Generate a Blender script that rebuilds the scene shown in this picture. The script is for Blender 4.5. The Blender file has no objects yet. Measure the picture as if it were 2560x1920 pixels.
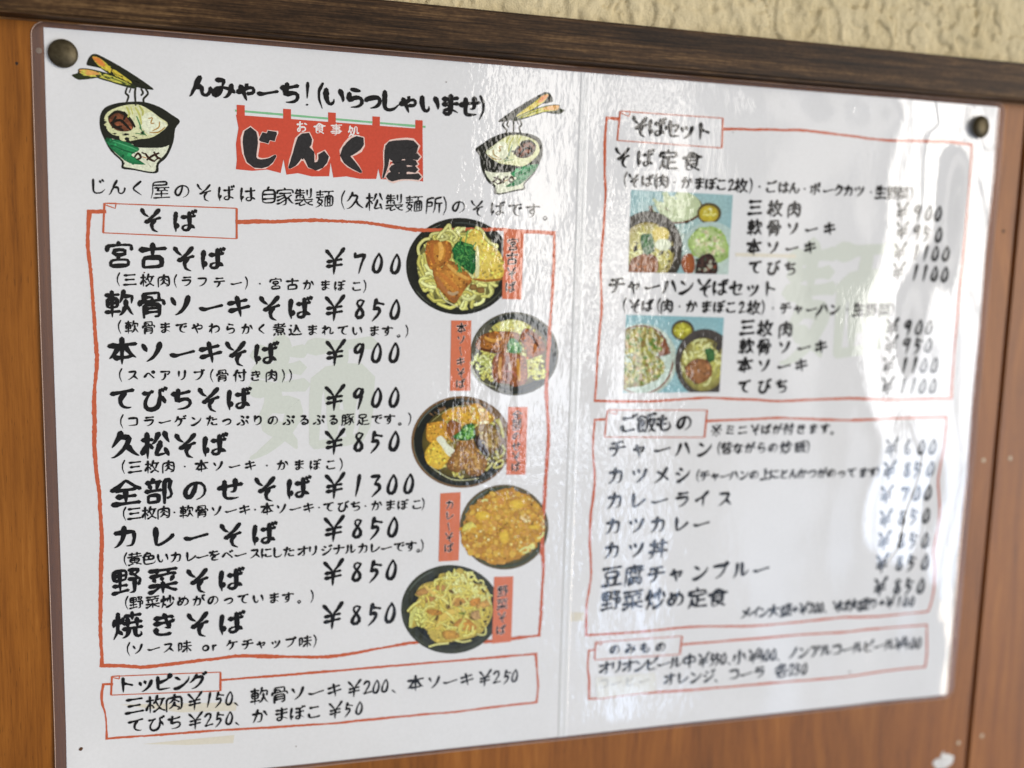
import bpy, bmesh, math
import numpy as np
from mathutils import Matrix, Vector
S = bpy.context.scene
C = S.collection
R_ = math.radians
# ------------------------------------------------------------------ camera
cam = bpy.data.cameras.new('camera'); camo = bpy.data.objects.new('camera', cam); C.objects.link(camo)
cam.sensor_fit = 'HORIZONTAL'; cam.sensor_width = 36.0; cam.lens = 33.634
cam.clip_start = 0.01; cam.clip_end = 200.0
_r = Vector((0.96480, -0.26152, 0.02768)); _f = Vector((0.26290, 0.95662, -0.12557))
_u = _r.cross(_f)
camo.matrix_world = Matrix(((_r.x, _u.x, -_f.x, -0.13743), (_r.y, _u.y, -_f.y, -0.39616), (_r.z, _u.z, -_f.z, 0.06767), (0, 0, 0, 1)))
cam.dof.use_dof = True; cam.dof.focus_distance = 0.375; cam.dof.aperture_fstop = 3.9
S.camera = camo
S.view_settings.view_transform = 'Standard'; S.view_settings.look = 'None'
S.view_settings.gamma = 1.0; S.view_settings.use_curve_mapping = False
S.view_settings.exposure = -0.05
S.cycles.max_bounces = 6; S.cycles.transparent_max_bounces = 12
S.cycles.use_denoising = True
# ------------------------------------------------------------------ world: sky texture, dimmed, with added bright bands that make the film's glare
SUN_EL, SUN_ROT = 52.0, 0.0
W = bpy.data.worlds.new('World'); S.world = W; W.use_nodes = True
nt = W.node_tree; nt.nodes.clear()
def N(t, **k):
    n = nt.nodes.new(t)
    for a, b in k.items(): setattr(n, a, b)
    return n
def M(op, a, b=None, c=None):
    n = N('ShaderNodeMath', operation=op)
    for i, v in enumerate((a, b, c)):
        if v is None: continue
        if isinstance(v, (int, float)): n.inputs[i].default_value = v
        else: nt.links.new(v, n.inputs[i])
    return n.outputs[0]
def SM(v, lo, hi, a=0.0, b=1.0):
    n = N('ShaderNodeMapRange', interpolation_type='SMOOTHSTEP')
    nt.links.new(v, n.inputs[0])
    for i, x in enumerate((lo, hi, a, b)): n.inputs[i + 1].default_value = x
    return n.outputs[0]
tc = N('ShaderNodeTexCoord'); sep = N('ShaderNodeSeparateXYZ'); nt.links.new(tc.outputs['Generated'], sep.inputs[0])
X, Y, Z = sep.outputs
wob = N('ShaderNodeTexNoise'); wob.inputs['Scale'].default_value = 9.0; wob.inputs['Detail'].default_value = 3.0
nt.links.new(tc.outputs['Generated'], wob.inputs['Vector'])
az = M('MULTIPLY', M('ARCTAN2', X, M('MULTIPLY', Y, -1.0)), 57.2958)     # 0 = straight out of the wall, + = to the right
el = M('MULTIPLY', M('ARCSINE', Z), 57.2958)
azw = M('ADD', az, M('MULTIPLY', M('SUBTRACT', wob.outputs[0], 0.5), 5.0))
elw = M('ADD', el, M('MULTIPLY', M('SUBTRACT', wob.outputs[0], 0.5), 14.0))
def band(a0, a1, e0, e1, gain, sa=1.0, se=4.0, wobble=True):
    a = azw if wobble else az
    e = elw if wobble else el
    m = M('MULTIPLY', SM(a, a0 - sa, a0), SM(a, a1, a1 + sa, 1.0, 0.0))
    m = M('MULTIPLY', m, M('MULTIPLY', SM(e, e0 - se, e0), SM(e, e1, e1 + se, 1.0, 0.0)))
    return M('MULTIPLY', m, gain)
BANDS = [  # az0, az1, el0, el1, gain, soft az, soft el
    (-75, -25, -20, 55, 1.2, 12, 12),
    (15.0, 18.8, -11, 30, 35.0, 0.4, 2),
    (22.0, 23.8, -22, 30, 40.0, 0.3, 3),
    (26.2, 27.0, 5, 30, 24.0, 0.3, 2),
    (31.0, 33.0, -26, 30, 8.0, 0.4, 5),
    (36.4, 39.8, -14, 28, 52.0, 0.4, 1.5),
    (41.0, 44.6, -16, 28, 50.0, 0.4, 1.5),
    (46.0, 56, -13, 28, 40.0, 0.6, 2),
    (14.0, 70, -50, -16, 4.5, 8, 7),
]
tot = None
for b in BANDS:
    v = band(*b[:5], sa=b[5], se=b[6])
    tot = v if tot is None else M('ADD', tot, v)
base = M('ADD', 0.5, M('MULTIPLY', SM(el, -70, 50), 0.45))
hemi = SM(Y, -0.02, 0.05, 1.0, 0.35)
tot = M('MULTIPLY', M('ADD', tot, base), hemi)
zz = M('ADD', M('ABSOLUTE', Z), 0.28)
cmb = N('ShaderNodeCombineXYZ')
nt.links.new(X, cmb.inputs[0]); nt.links.new(Y, cmb.inputs[1]); nt.links.new(zz, cmb.inputs[2])
nrm = N('ShaderNodeVectorMath', operation='NORMALIZE'); nt.links.new(cmb.outputs[0], nrm.inputs[0])
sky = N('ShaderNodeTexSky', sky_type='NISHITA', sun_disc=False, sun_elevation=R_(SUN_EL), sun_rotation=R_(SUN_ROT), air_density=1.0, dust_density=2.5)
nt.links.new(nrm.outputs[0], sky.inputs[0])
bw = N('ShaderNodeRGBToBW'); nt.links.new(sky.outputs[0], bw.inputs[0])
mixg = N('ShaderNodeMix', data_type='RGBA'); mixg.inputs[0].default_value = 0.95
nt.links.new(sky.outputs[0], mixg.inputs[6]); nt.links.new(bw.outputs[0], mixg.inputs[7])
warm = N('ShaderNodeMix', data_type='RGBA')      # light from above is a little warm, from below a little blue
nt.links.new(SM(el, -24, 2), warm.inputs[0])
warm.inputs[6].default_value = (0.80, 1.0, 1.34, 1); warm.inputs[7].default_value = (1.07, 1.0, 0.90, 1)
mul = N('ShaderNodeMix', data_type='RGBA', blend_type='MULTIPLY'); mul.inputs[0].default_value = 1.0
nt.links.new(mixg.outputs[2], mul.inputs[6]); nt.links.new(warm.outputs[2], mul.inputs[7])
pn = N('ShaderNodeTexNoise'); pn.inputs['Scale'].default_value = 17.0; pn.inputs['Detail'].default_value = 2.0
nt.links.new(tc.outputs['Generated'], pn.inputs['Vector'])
dapple = M('MULTIPLY', M('MULTIPLY', SM(pn.outputs[0], 0.53, 0.57), band(41.5, 60, -23, -14, 34.0, 1, 1.5)), hemi)   # added warm noise patches, for glare on the sheet's lower right
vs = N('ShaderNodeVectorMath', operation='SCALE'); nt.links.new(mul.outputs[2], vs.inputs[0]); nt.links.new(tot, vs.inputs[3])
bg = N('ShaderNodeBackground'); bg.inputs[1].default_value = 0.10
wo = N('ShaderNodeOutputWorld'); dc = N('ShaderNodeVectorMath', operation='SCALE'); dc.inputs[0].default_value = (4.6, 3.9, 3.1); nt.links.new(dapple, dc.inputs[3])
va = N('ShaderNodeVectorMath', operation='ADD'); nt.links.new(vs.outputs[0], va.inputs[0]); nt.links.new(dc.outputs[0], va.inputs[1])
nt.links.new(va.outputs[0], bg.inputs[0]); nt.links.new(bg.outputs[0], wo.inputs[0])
# sun: high behind the wall, so that the whole wall stands in its own shade
sl = bpy.data.lights.new('sun', 'SUN'); so = bpy.data.objects.new('sun', sl); C.objects.link(so)
sl.energy = 3.0; sl.angle = R_(0.5); sl.color = (1.0, 0.95, 0.88)
_d = Vector((math.sin(R_(SUN_ROT)) * math.cos(R_(SUN_EL)), math.cos(R_(SUN_ROT)) * math.cos(R_(SUN_EL)), math.sin(R_(SUN_EL))))
so.rotation_euler = _d.to_track_quat('Z', 'Y').to_euler(); so.location = (0, 2, 3)
# ------------------------------------------------------------------ data: glyph strokes (90 grid) and the layout of the print, in millimetres on the sheet
STROKES = {
 '!': [[45,69,45,32],[45,19,45,19]],
 '(': [[55,74,49,68,44,59,40,46,39,38,40,24,44,11,48,3,53,0]],
 ')': [[36,75,44,64,48,54,50,45,51,34,50,25,48,14,42,3,37,0]],
 '+': [[26,45,63,45],[45,63,45,26]],
 '0': [[32,53,34,61,40,68,49,68,55,64,59,51,59,37,56,25,52,20,46,18,43,18,38,21,34,25,32,31,30,41,32,53]],
 '1': [[45,71,45,16]],
 '2': [[28,56,31,65,37,69,47,68,51,65,54,60,54,52,53,45,40,26,37,19],[25,15,38,19,62,19]],
 '3': [[31,66,36,68,42,69,48,68,52,65,54,61,54,54,49,44,54,38,56,31,54,23,49,20,41,18,31,20]],
 '4': [[58,73,54,62,54,16],[53,61,46,57,36,45,34,39,36,37,54,37]],
 '5': [[57,69,38,69,37,67,37,48,48,46,53,42,57,35,55,25,51,21,45,18,29,20]],
 '6': [[52,68,47,66,40,59,36,53,31,35,32,27,37,20,46,18,52,20,56,22,58,33,57,37,54,41,48,44,31,42],[33,45,31,36,32,29,34,23,37,20,45,18,52,20,56,23,58,32,56,39,51,43,44,44,33,42]],
 '7': [[55,68,53,58,35,17],[28,69,55,69,63,72]],
 '8': [[38,45,31,35,31,28,36,21,45,18,55,21,59,29,58,35,52,45],[38,45,52,45],[38,45,33,53,33,61,35,65,39,68,46,69,51,68,54,66,58,59,56,51,52,45]],
 '9': [[58,45,41,44,35,47,32,51,31,56,34,64,40,68,49,68,55,64,58,57,58,49,53,33,45,23,39,19],[56,45,43,44,38,45,33,49,31,57,33,63,38,68,45,69,52,67,56,64,58,57,58,49,56,42]],
 'o': [[30,26,29,31,29,37,32,44,37,48,43,50,48,50,54,47,59,42,61,32,59,25,53,20,49,18,39,18,33,22,30,26]],
 'r': [[35,52,35,16],[35,42,39,43,47,49,50,50,55,48]],
 '¥': [[26,75,40,50,41,45],[25,43,38,43,45,45,51,43,65,43],[69,75,63,72,48,45],[25,31,65,31],[45,45,45,16]],
 '※': [[12,44,12,43],[16,59,35,37]],
 '、': [[10,30,16,25,27,13]],
 '。': [[24,13,27,15,29,20,28,28,25,31,21,33,14,32,9,26,9,18,12,15,17,12,20,12,24,13]],
 'い': [[65,68,74,44,76,35,75,27],[17,73,17,48,21,31,24,24,31,19,37,20,44,29,44,33,43,37]],
 'お': [[14,64,40,65,52,68],[35,82,33,78,33,53,33,19,31,17,23,17,17,21,15,26,17,31,22,37,27,40,34,42],[33,43,33,20,31,17,26,17,20,18,17,21,15,25,16,29,22,37,34,44,48,47,59,47,65,45,71,39,72,29,68,22,57,17,48,16],[63,70,81,60]],
 'か': [[65,70,72,61,81,41],[37,81,34,74,33,63,25,37,17,19,13,15],[11,59,47,61,52,60,55,57,56,53,56,37,52,21,50,18,45,16,33,17]],
 'が': [[66,68,78,44,84,39],[67,81,73,71],[32,61,49,60,54,57,55,51,54,32,50,19,45,16,32,16],[77,85,82,74],[33,79,32,65,29,58,29,53,27,46,21,30,14,14],[9,58,25,60,28,57]],
 'き': [[17,52,59,53,71,55,74,59],[19,70,46,69,67,72,71,69],[57,53,63,35,48,36],[46,81,54,53],[23,37,22,24,24,20,28,17,39,14,54,14,64,16]],
 'く': [[58,79,28,53,25,47,29,40,60,14]],
 'こ': [[24,72,30,70,66,71],[21,40,20,30,21,26,25,21,30,18,38,17,55,17,69,18,72,21]],
 'ご': [[21,40,19,27,22,21,29,17,36,16,55,16,71,19],[67,82,73,71],[77,85,82,74],[22,71,28,70,57,70,65,71]],
 'し': [[27,81,26,28,30,18,35,15,42,14,56,16,66,21,76,31]],
 'じ': [[63,76,70,65],[26,79,25,26,29,18,36,14,51,14,57,16,65,20,74,31],[52,72,58,60]],
 'す': [[11,67,77,68,83,64],[52,81,52,54,54,40,51,27,46,20,39,16,34,15,27,16],[52,53,41,54,37,52,32,47,32,40,34,35,40,32,53,33]],
 'せ': [[28,76,28,30,30,21,37,17,63,17,70,18],[61,79,61,49,60,40,57,37,46,38],[8,53,29,57,80,60]],
 'そ': [[13,45,33,49,46,48,57,50,72,50,77,52],[26,75,54,76,57,75,55,70,37,55,34,49],[45,48,37,35,36,29,38,22,43,18,49,16,65,15]],
 'た': [[49,52,77,54],[13,65,30,65,52,67],[46,36,46,26,47,22,50,19,57,17,71,17,77,18],[36,81,30,50,18,15]],
 'ち': [[13,66,43,66,64,69,68,71],[33,80,33,70,31,65,27,41,32,42,45,47,60,47,65,44,69,40,70,37,70,29,66,22,57,17,47,15,35,15,30,16]],
 'っ': [[19,43,21,46,25,48,49,54,61,54,66,50,69,47,71,41,71,37,68,30,65,26,53,19,36,16]],
 'つ': [[12,56,33,63,53,67,65,64,70,62,73,57,75,52,75,44,73,38,70,32,64,28,54,23,43,21,33,20]],
 'て': [[12,67,76,74],[53,71,51,66,44,58,40,50,38,39,40,32,45,24,55,18,65,17,70,19]],
 'で': [[74,60,78,50],[11,68,77,73],[64,57,69,47],[53,70,40,52,37,41,38,34,42,26,49,21,56,17,68,15]],
 'と': [[69,67,38,52,26,39,23,29,28,21,37,17,49,16,73,19],[26,78,37,53]],
 'な': [[12,65,29,65,50,68],[40,81,36,78,34,69,24,45,16,32,11,30],[57,54,58,23,57,18,53,15,46,13,37,15,34,19,33,25,35,28,37,30,44,33,56,32,76,22],[61,67,79,58]],
 'に': [[42,69,50,68,75,69],[42,38,41,33,41,25,43,23,47,20,64,19,78,21],[26,39,23,29,19,26],[22,79,19,67,16,40,17,28,18,25,19,13]],
 'の': [[47,73,45,61,42,47,38,37,32,26,30,24,25,23,20,25,15,30,13,40,14,49,17,55,23,63,30,68,39,72,48,72,58,71,64,68,70,62,75,53,75,36,72,29,65,22,55,17,47,15],[46,72,44,54,38,37,32,26,30,24,25,23,20,25,15,31,13,41,16,53,23,62,30,68,40,72,48,72]],
 'は': [[25,38,22,28,17,25],[62,79,61,57,63,30,62,21,57,16,47,16,40,19,37,25,39,29,44,33,62,34],[37,61,67,62,75,62,79,65],[20,79,15,37,16,28,18,20,18,13],[64,30,71,29,80,22]],
 'ば': [[79,83,82,73],[70,81,73,70],[22,39,23,35,20,27,16,24],[36,61,66,61,73,62,77,64],[17,77,13,42,13,31,16,22,16,13],[60,78,61,29,60,20,55,15,45,15,38,18,36,22,37,28,42,32,48,33,61,33],[61,29,69,28,77,22]],
 'び': [[78,83,82,73],[64,54,68,52,76,40,77,32],[12,69,33,70,41,73],[33,70,19,45,17,34,18,28,21,19,28,14,33,13,45,14,55,20,59,27,61,33,62,51,64,56,61,72,63,76],[69,79,73,69]],
 'ぷ': [[7,20,17,26,27,35],[65,45,72,35,78,20],[35,52,50,33,52,25,52,20,49,17,44,15,35,15,27,18],[34,77,43,73,51,68,52,66,51,63,46,60],[71,73,67,69,68,62,74,59,78,60,81,64,80,70,77,73,71,73]],
 'ぼ': [[37,71,71,72,72,75,71,81],[18,77,12,37,13,26,16,20,16,12],[37,52,41,51,56,51,75,53],[79,82,83,72],[23,37,19,26,15,24],[58,71,58,19,56,16,49,14,40,16,36,20,36,26,39,30,46,32,53,33,68,27,78,19]],
 'ま': [[19,70,44,68,73,71],[48,81,47,76,47,19,45,16,42,15,33,14,25,16,22,21,22,26,26,31,33,33,43,33,58,29,74,19],[19,51,44,50,73,52]],
 'み': [[72,58,70,53,70,44,64,26,53,16,49,14,44,14],[69,38,75,36,81,29],[22,74,48,74,48,70,42,56,41,49],[37,50,36,42,28,26,24,22,17,22,13,26,13,35,18,43,25,47,31,49,47,48,69,41],[37,49,36,42,29,27,25,23,20,22,16,23,13,26,13,34,15,39,19,44,25,47,30,48,38,49]],
 'め': [[23,76,22,71,26,57,35,39,39,36],[26,56,21,53,16,45,13,38,13,28,16,24,20,21,25,22,30,24,38,32,39,35,45,45,54,68,56,81],[26,59,45,65,58,65,68,59,73,53,75,47,76,39,72,26,63,19,49,14]],
 'も': [[36,80,31,40,31,28,34,20,42,15,56,15,62,17,69,21,72,26,73,34,70,42,63,50],[11,46,23,43,36,42,53,43],[13,67,30,64,49,64,54,65]],
 'ゃ': [[24,60,29,48,32,45,45,10],[42,64,49,59],[15,40,48,53,62,54,67,52,70,47,70,41,68,36,60,33,47,34]],
 'や': [[10,48,44,63,56,66,66,66,72,63,75,59,76,50,74,46,70,42,64,40,56,40,48,42],[21,74,27,57,31,53,41,28,45,12],[43,78,52,71]],
 'ら': [[25,65,23,40,28,41,42,48,53,49,64,47,68,43,70,39,69,27,61,19,53,16,44,15,36,15,31,16],[31,78,61,71]],
 'り': [[25,55,29,57,38,69,45,73,49,74,55,73,59,70,64,63,65,57,65,41,64,34,60,27,52,20,41,15,36,14,30,18],[27,81,25,62,24,41,25,36]],
 'る': [[24,73,29,74,55,75,57,73,55,69,40,56,37,51,17,37],[37,50,53,51,58,50,66,45,70,40,71,30,69,25,66,21,60,17,49,14,38,15,32,20,31,25,32,27,35,30,40,32,47,30,53,24,54,15],[54,16,54,21,51,27,47,30,41,32,35,30,32,27,31,21,33,18,38,15,44,14,50,14,56,17]],
 'れ': [[29,53,34,54,45,62,53,66,62,65,66,60,66,49,63,27,65,21,67,19,70,18,77,20,82,23,85,29],[10,63,29,65],[30,81,29,53,27,45,28,13],[27,44,22,41,12,29,11,25]],
 'わ': [[10,63,29,65],[30,81,29,53,27,45,28,13],[29,52,35,54,47,60,56,62,67,61,75,53,77,48,78,41,76,35,73,29,64,22,56,19,50,19],[27,44,22,41,11,25]],
 'を': [[38,81,36,70],[49,45,55,47,74,54],[29,53,33,52,42,53,47,50,49,45,49,27],[49,42,42,39,32,31,30,25,32,18,36,16,43,14,56,14,70,16],[14,70,19,69,33,69,51,70,64,72],[33,69,32,65,28,53,21,46,17,40]],
 'ん': [[44,78,29,50,29,45,21,33,15,18,9,14],[30,46,33,45,39,47,44,47,48,45,49,41,50,21,52,18,56,16,65,16,72,21,78,32,77,40]],
 'ア': [[44,60,42,37,37,26,31,21,25,16,16,17],[14,73,73,72,74,70,70,62,62,53,58,51]],
 'イ': [[72,78,50,58,49,14],[13,42,42,55,49,56]],
 'オ': [[54,80,53,59,55,54,55,18,51,16,39,17],[14,63,77,63],[14,25,30,35,41,45,49,54,53,57]],
 'カ': [[43,81,41,76,40,53,34,36,23,21,18,18,12,17],[15,63,66,63,70,61,70,41,66,20,63,17,48,17]],
 'キ': [[14,34,77,45],[13,59,69,67],[39,80,45,43,47,38,50,20,50,13]],
 'ク': [[47,80,42,78,39,69,36,66,23,52,17,48,12,48],[39,68,69,67,70,65,68,56,60,41,49,28,30,17,26,16,21,17]],
 'グ': [[40,79,35,66,32,64,23,53,11,44],[36,65,65,65,67,63,65,55,56,38,45,25,36,19,25,14,18,15],[75,85,81,74],[66,81,73,70]],
 'ケ': [[29,63,79,63],[38,80,33,78,29,63,12,44],[54,62,52,43,46,30,41,24,33,17,31,16,27,17]],
 'ゲ': [[76,82,81,73],[28,61,77,61],[31,78,27,61,25,59,15,45,12,44,8,43],[65,80,71,70],[53,61,51,43,46,30,42,25,34,17,26,13]],
 'コ': [[18,68,23,70,70,69,70,25,70,23,69,22,17,22]],
 'シ': [[12,56,18,56,31,47],[28,75,33,73,43,66],[19,17,28,18,40,23,59,35,66,42,75,53,76,62]],
 'ジ': [[18,16,27,18,41,24,59,35,74,51,75,54,75,60],[61,77,68,65],[26,75,43,66],[73,81,80,68],[13,56,31,47]],
 'ス': [[51,41,75,16],[20,71,61,71,63,70,64,69,62,61,52,46,51,41,47,39,37,30,24,21,18,18,14,18]],
 'セ': [[32,79,32,26,34,20,37,18,45,17,73,18],[9,50,33,57,69,62,70,61,68,54,59,41,55,37]],
 'ソ': [[70,74,64,52,56,37,49,29,42,23,34,18,29,16],[18,73,29,50]],
 'チ': [[11,50,80,50],[19,71,41,71,65,76,71,73],[46,72,46,49,43,33,39,25,32,19,28,16,21,16]],
 'ッ': [[22,58,28,40],[42,61,46,46],[70,59,66,45,61,34,55,26,42,17,36,13,31,13]],
 'ツ': [[74,73,69,53,62,42,56,34,39,20,32,17,28,18],[38,76,45,57],[15,71,22,52]],
 'テ': [[22,74,69,74],[12,53,79,53],[47,52,45,36,43,29,33,17,29,15,25,14]],
 'ト': [[35,80,35,14],[35,53,41,53,72,41]],
 'ナ': [[47,80,47,49,43,33,39,26,31,18,28,17,21,16],[12,57,81,57]],
 'ニ': [[11,24,76,24],[18,66,69,66]],
 'ノ': [[66,76,58,54,47,37,35,26,19,17]],
 'ハ': [[34,71,29,51,23,35,16,22,9,18],[55,72,70,40,76,20]],
 'ヒ': [[27,79,25,74,25,29,28,21,32,19,41,18,75,20],[26,50,47,56,70,64]],
 'ビ': [[72,83,79,73],[22,49,35,51,57,59,64,62,66,66],[62,80,68,71,72,69],[22,78,22,25,24,20,29,18,38,17,72,18]],
 'ピ': [[22,78,22,25,24,20,29,18,38,17,72,18],[22,49,44,54,63,61,67,68,65,75,67,79,70,81,74,81,78,79,80,75,79,72,78,69,75,67,66,68],[67,68,74,67,79,70,80,75,78,79,75,81,70,81,66,78,65,73,68,68]],
 'フ': [[16,71,66,71,70,69,66,51,61,41,56,34,46,26,36,20,30,18,24,20]],
 'ブ': [[14,70,68,70],[64,84,70,74,68,69,68,59,62,43,53,32,45,24,32,18,24,17],[76,85,82,76]],
 'プ': [[15,70,78,69,82,71,84,76,82,81,79,83,74,83,72,82,69,77,69,65,67,55,62,45,58,37,49,28,40,21,29,17,24,17]],
 'ベ': [[70,75,78,63],[59,71,65,59],[13,35,30,58,34,61,38,62,42,61,53,49,71,30,73,26]],
 'ペ': [[13,35,30,58,34,61,38,62,42,61,53,49,71,30,73,26],[61,68,61,62,66,58,72,58,76,62,76,68,72,73,65,73,61,68]],
 'ポ': [[12,62,77,62],[61,47,67,41,76,26],[25,46,14,26],[45,80,44,19,42,15,30,15],[78,82,79,76,76,72,71,71,66,74,65,79,69,84,74,85,78,82]],
 'ミ': [[21,51,27,53,63,44],[16,26,23,28,66,17],[23,73,31,75,69,67]],
 'メ': [[68,77,53,47,44,36,34,27,20,18,11,17],[25,62,30,60,50,46,64,33,73,23]],
 'ャ': [[17,44,63,53,69,53,67,46,55,32],[32,64,46,14,46,9]],
 'ラ': [[24,74,70,74],[16,55,68,55,71,53,69,43,58,28,46,20,39,17,34,16,30,17]],
 'リ': [[25,78,25,39],[65,78,65,53,63,40,60,32,54,24,45,18,40,16,35,17]],
 'ル': [[29,77,28,57,27,39,22,27,12,16],[51,77,51,20,58,21,68,27,77,36,81,41]],
 'レ': [[25,77,25,22,26,19,32,19,37,21,55,29,70,40,75,44,76,48]],
 'ン': [[20,73,25,70,40,57],[14,20,22,18,31,20,45,26,57,34,65,41,75,53,77,57,77,65]],
 '・': [[45,47,45,47]],
 'ー': [[13,48,19,47,77,47]],
 '三': [[9,17,80,17],[20,47,69,47],[14,75,76,75]],
 '上': [[9,16,82,16],[42,84,42,16],[42,56,76,56]],
 '中': [[45,85,45,9],[75,39,14,39,13,41,14,67,16,68,74,68,75,65,75,39]],
 '丼': [[28,85,28,38,25,29,20,19,14,13,10,12],[8,37,82,37],[36,57,41,56,51,45],[61,85,61,9],[10,67,80,67]],
 '久': [[30,70,53,69,55,69,55,63,49,46,46,43,38,32,29,23,14,13,8,14],[34,85,30,70,27,68,18,53,9,44],[49,45,51,43,56,34,64,25,75,15,81,12]],
 '事': [[9,77,81,77],[45,85,44,14,42,11,30,11],[8,35,82,35],[16,46,69,46,71,44,71,26,69,24,15,24],[45,67,21,67,20,62,20,58,21,57,67,57,69,58,69,65,68,67,45,67]],
 '付': [[33,64,82,64],[8,48,15,56,20,58],[31,84,22,68,21,60,21,9],[70,84,69,15,67,12,61,11,53,11,47,14],[40,51,51,30]],
 '全': [[9,13,80,13],[21,33,70,33],[8,53,18,57,30,66,45,80,47,79,64,64,73,57,82,52],[18,57,21,53,24,52,65,52,69,52,73,57],[45,52,45,14]],
 '処': [[27,29,16,16,9,11],[16,53,13,50,8,40],[43,26,49,47,50,75,52,77,67,77,68,29,70,27,77,27,79,29,79,35],[21,85,16,55,23,38,26,34,27,29],[27,29,41,18,52,14,67,12,81,14],[20,70,36,68,36,58,32,45,29,37,27,34]],
 '古': [[9,68,81,68],[45,85,45,44],[19,16,69,16,70,18,70,42,68,43,20,43,19,41,19,16]],
 '各': [[27,70,43,55,48,54,53,50,73,42,78,41,83,42],[6,61,14,61,27,70,29,73,32,76,37,85],[8,39,35,49,40,51,43,54],[33,75,64,74,65,71,63,68,50,57,49,54],[66,14,66,34,65,36,26,36,23,35,23,16,24,14,66,14]],
 '味': [[35,49,53,49,59,47,63,49,82,49],[39,70,78,70],[33,17,42,25,52,38,59,41,64,38,78,18],[10,32,25,32,28,33,28,74,26,75,15,75,12,74,12,24],[57,84,57,9],[12,32,26,32,28,36,28,74,26,75,13,75,12,73,12,30]],
 '大': [[45,85,44,60,51,43,56,33,66,22,74,16,81,12],[9,59,41,59,45,57,49,59,81,59],[44,56,36,37,32,29,20,17,9,13]],
 '定': [[21,57,69,57],[12,59,13,73,45,74,76,73,77,72,77,59],[24,45,23,30,20,27,10,10],[23,29,27,27,35,18,48,14,81,12],[45,37,73,37],[43,85,45,74],[45,57,45,16]],
 '宮': [[12,60,13,75,45,76,77,75,78,73,78,60],[43,85,45,76],[41,33,70,32,70,15,20,15,20,29,21,32,41,33],[43,45,41,33],[42,46,27,47,27,62,62,62,63,60,63,47,44,46,27,47,27,62,63,62,63,47,44,45]],
 '家': [[21,61,69,61],[41,54,44,46,47,43,49,37,50,20,48,15,45,12,34,11],[49,38,58,41,67,49,72,52],[12,30,24,34,44,45],[59,41,64,31,70,23,76,18,81,16],[12,62,12,73,14,75,45,76,77,75,78,73,78,62],[43,85,45,76],[11,16,26,21,44,31,49,33],[12,45,41,54],[42,61,41,54]],
 '小': [[66,65,76,43,81,28],[22,63,18,45,11,30],[45,84,45,20,44,14,41,12,28,12]],
 '屋': [[23,54,79,54],[26,28,75,28],[41,53,39,49,34,44,33,41,34,40,67,42,74,40],[20,13,82,13],[16,65,72,65,74,67,73,79,18,79,17,77,16,35,9,10],[17,65,73,66,74,66,74,69,73,79,20,79,17,78,17,64],[50,40,50,13],[62,54,62,49,65,45,66,42]],
 '所': [[79,81,53,76,52,74,50,33,46,21,42,12],[44,79,37,80,15,75,13,30,9,13,11,9],[70,54,70,9],[51,54,82,54],[14,61,35,61,36,61,37,58,36,43,14,42]],
 '昔': [[13,73,77,73],[8,56,81,56],[30,85,30,57],[59,85,59,57],[23,29,23,16,24,14,65,14,67,15,67,41,66,43,25,43,23,41,23,29],[23,29,67,29]],
 '本': [[53,65,54,57,65,40,71,33,81,26],[37,65,35,59,29,47,20,35,11,27],[45,85,45,9],[9,65,81,65],[23,28,64,28,70,33]],
 '松': [[67,83,72,66,80,52],[8,25,9,29,16,46,22,51,24,52,29,50,34,39],[69,36,78,12],[8,65,35,65],[54,82,51,79,45,62,40,53,35,51],[58,56,55,45,45,23,44,17,49,16,74,20],[22,85,22,9]],
 '枚': [[8,23,9,29,17,47,20,50,30,45,36,36,37,31],[23,85,23,9],[49,67,82,67],[8,65,36,65],[54,85,46,59,53,42,59,32,60,27],[60,27,70,18,81,11],[46,57,42,55,38,48],[37,11,48,17,60,27],[74,67,73,61,68,43,64,34,60,32]],
 '炒': [[35,69,29,53],[12,67,10,52,7,47],[59,85,59,35],[72,71,80,50],[20,35,26,33,34,23],[36,12,46,14,62,23,71,33,77,43],[22,85,21,37,17,25,10,10],[48,71,41,46]],
 '焼': [[49,37,49,30,45,19,38,13,32,11],[12,68,12,57,9,48],[58,85,58,63],[35,70,28,54],[20,33,26,31,32,21],[65,37,66,13,74,11,80,12,82,18,79,23],[38,74,79,74],[34,37,82,37],[34,53,82,53],[46,66,46,37],[70,65,70,38],[21,85,20,34,15,21,9,11]],
 '煮': [[20,24,15,15,10,10],[8,63,42,62,57,64,81,63],[8,47,36,54,40,52,67,52,69,49,69,31,68,29,26,29,25,31,25,51],[69,24,75,17,79,10],[15,77,57,77,60,76,63,72],[76,81,61,69,57,65],[35,22,36,10],[53,23,56,10],[39,85,39,66,40,60,37,54],[25,41,69,41]],
 '生': [[26,83,21,67,13,54],[21,67,77,66],[9,14,81,14],[17,41,75,41],[45,85,45,14]],
 '盛': [[7,12,82,12],[72,67,70,64,63,54,51,45,44,42],[11,38,16,55,17,73,81,74],[49,85,49,76,53,62,57,53,62,47,69,42,76,41,79,44,80,48,77,54],[60,84,66,80,67,74],[16,61,36,61,38,61,38,56,35,46,26,45],[53,33,53,12],[20,13,20,31,21,33,68,33,70,32,70,12],[37,33,37,12]],
 '肉': [[13,9,13,68,16,70,75,70,76,14,74,12,70,11,64,11,59,13],[46,49,43,38,39,33,34,27,23,21],[47,85,42,62,34,52,23,46],[42,61,50,58,65,47],[43,37,65,22]],
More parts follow.
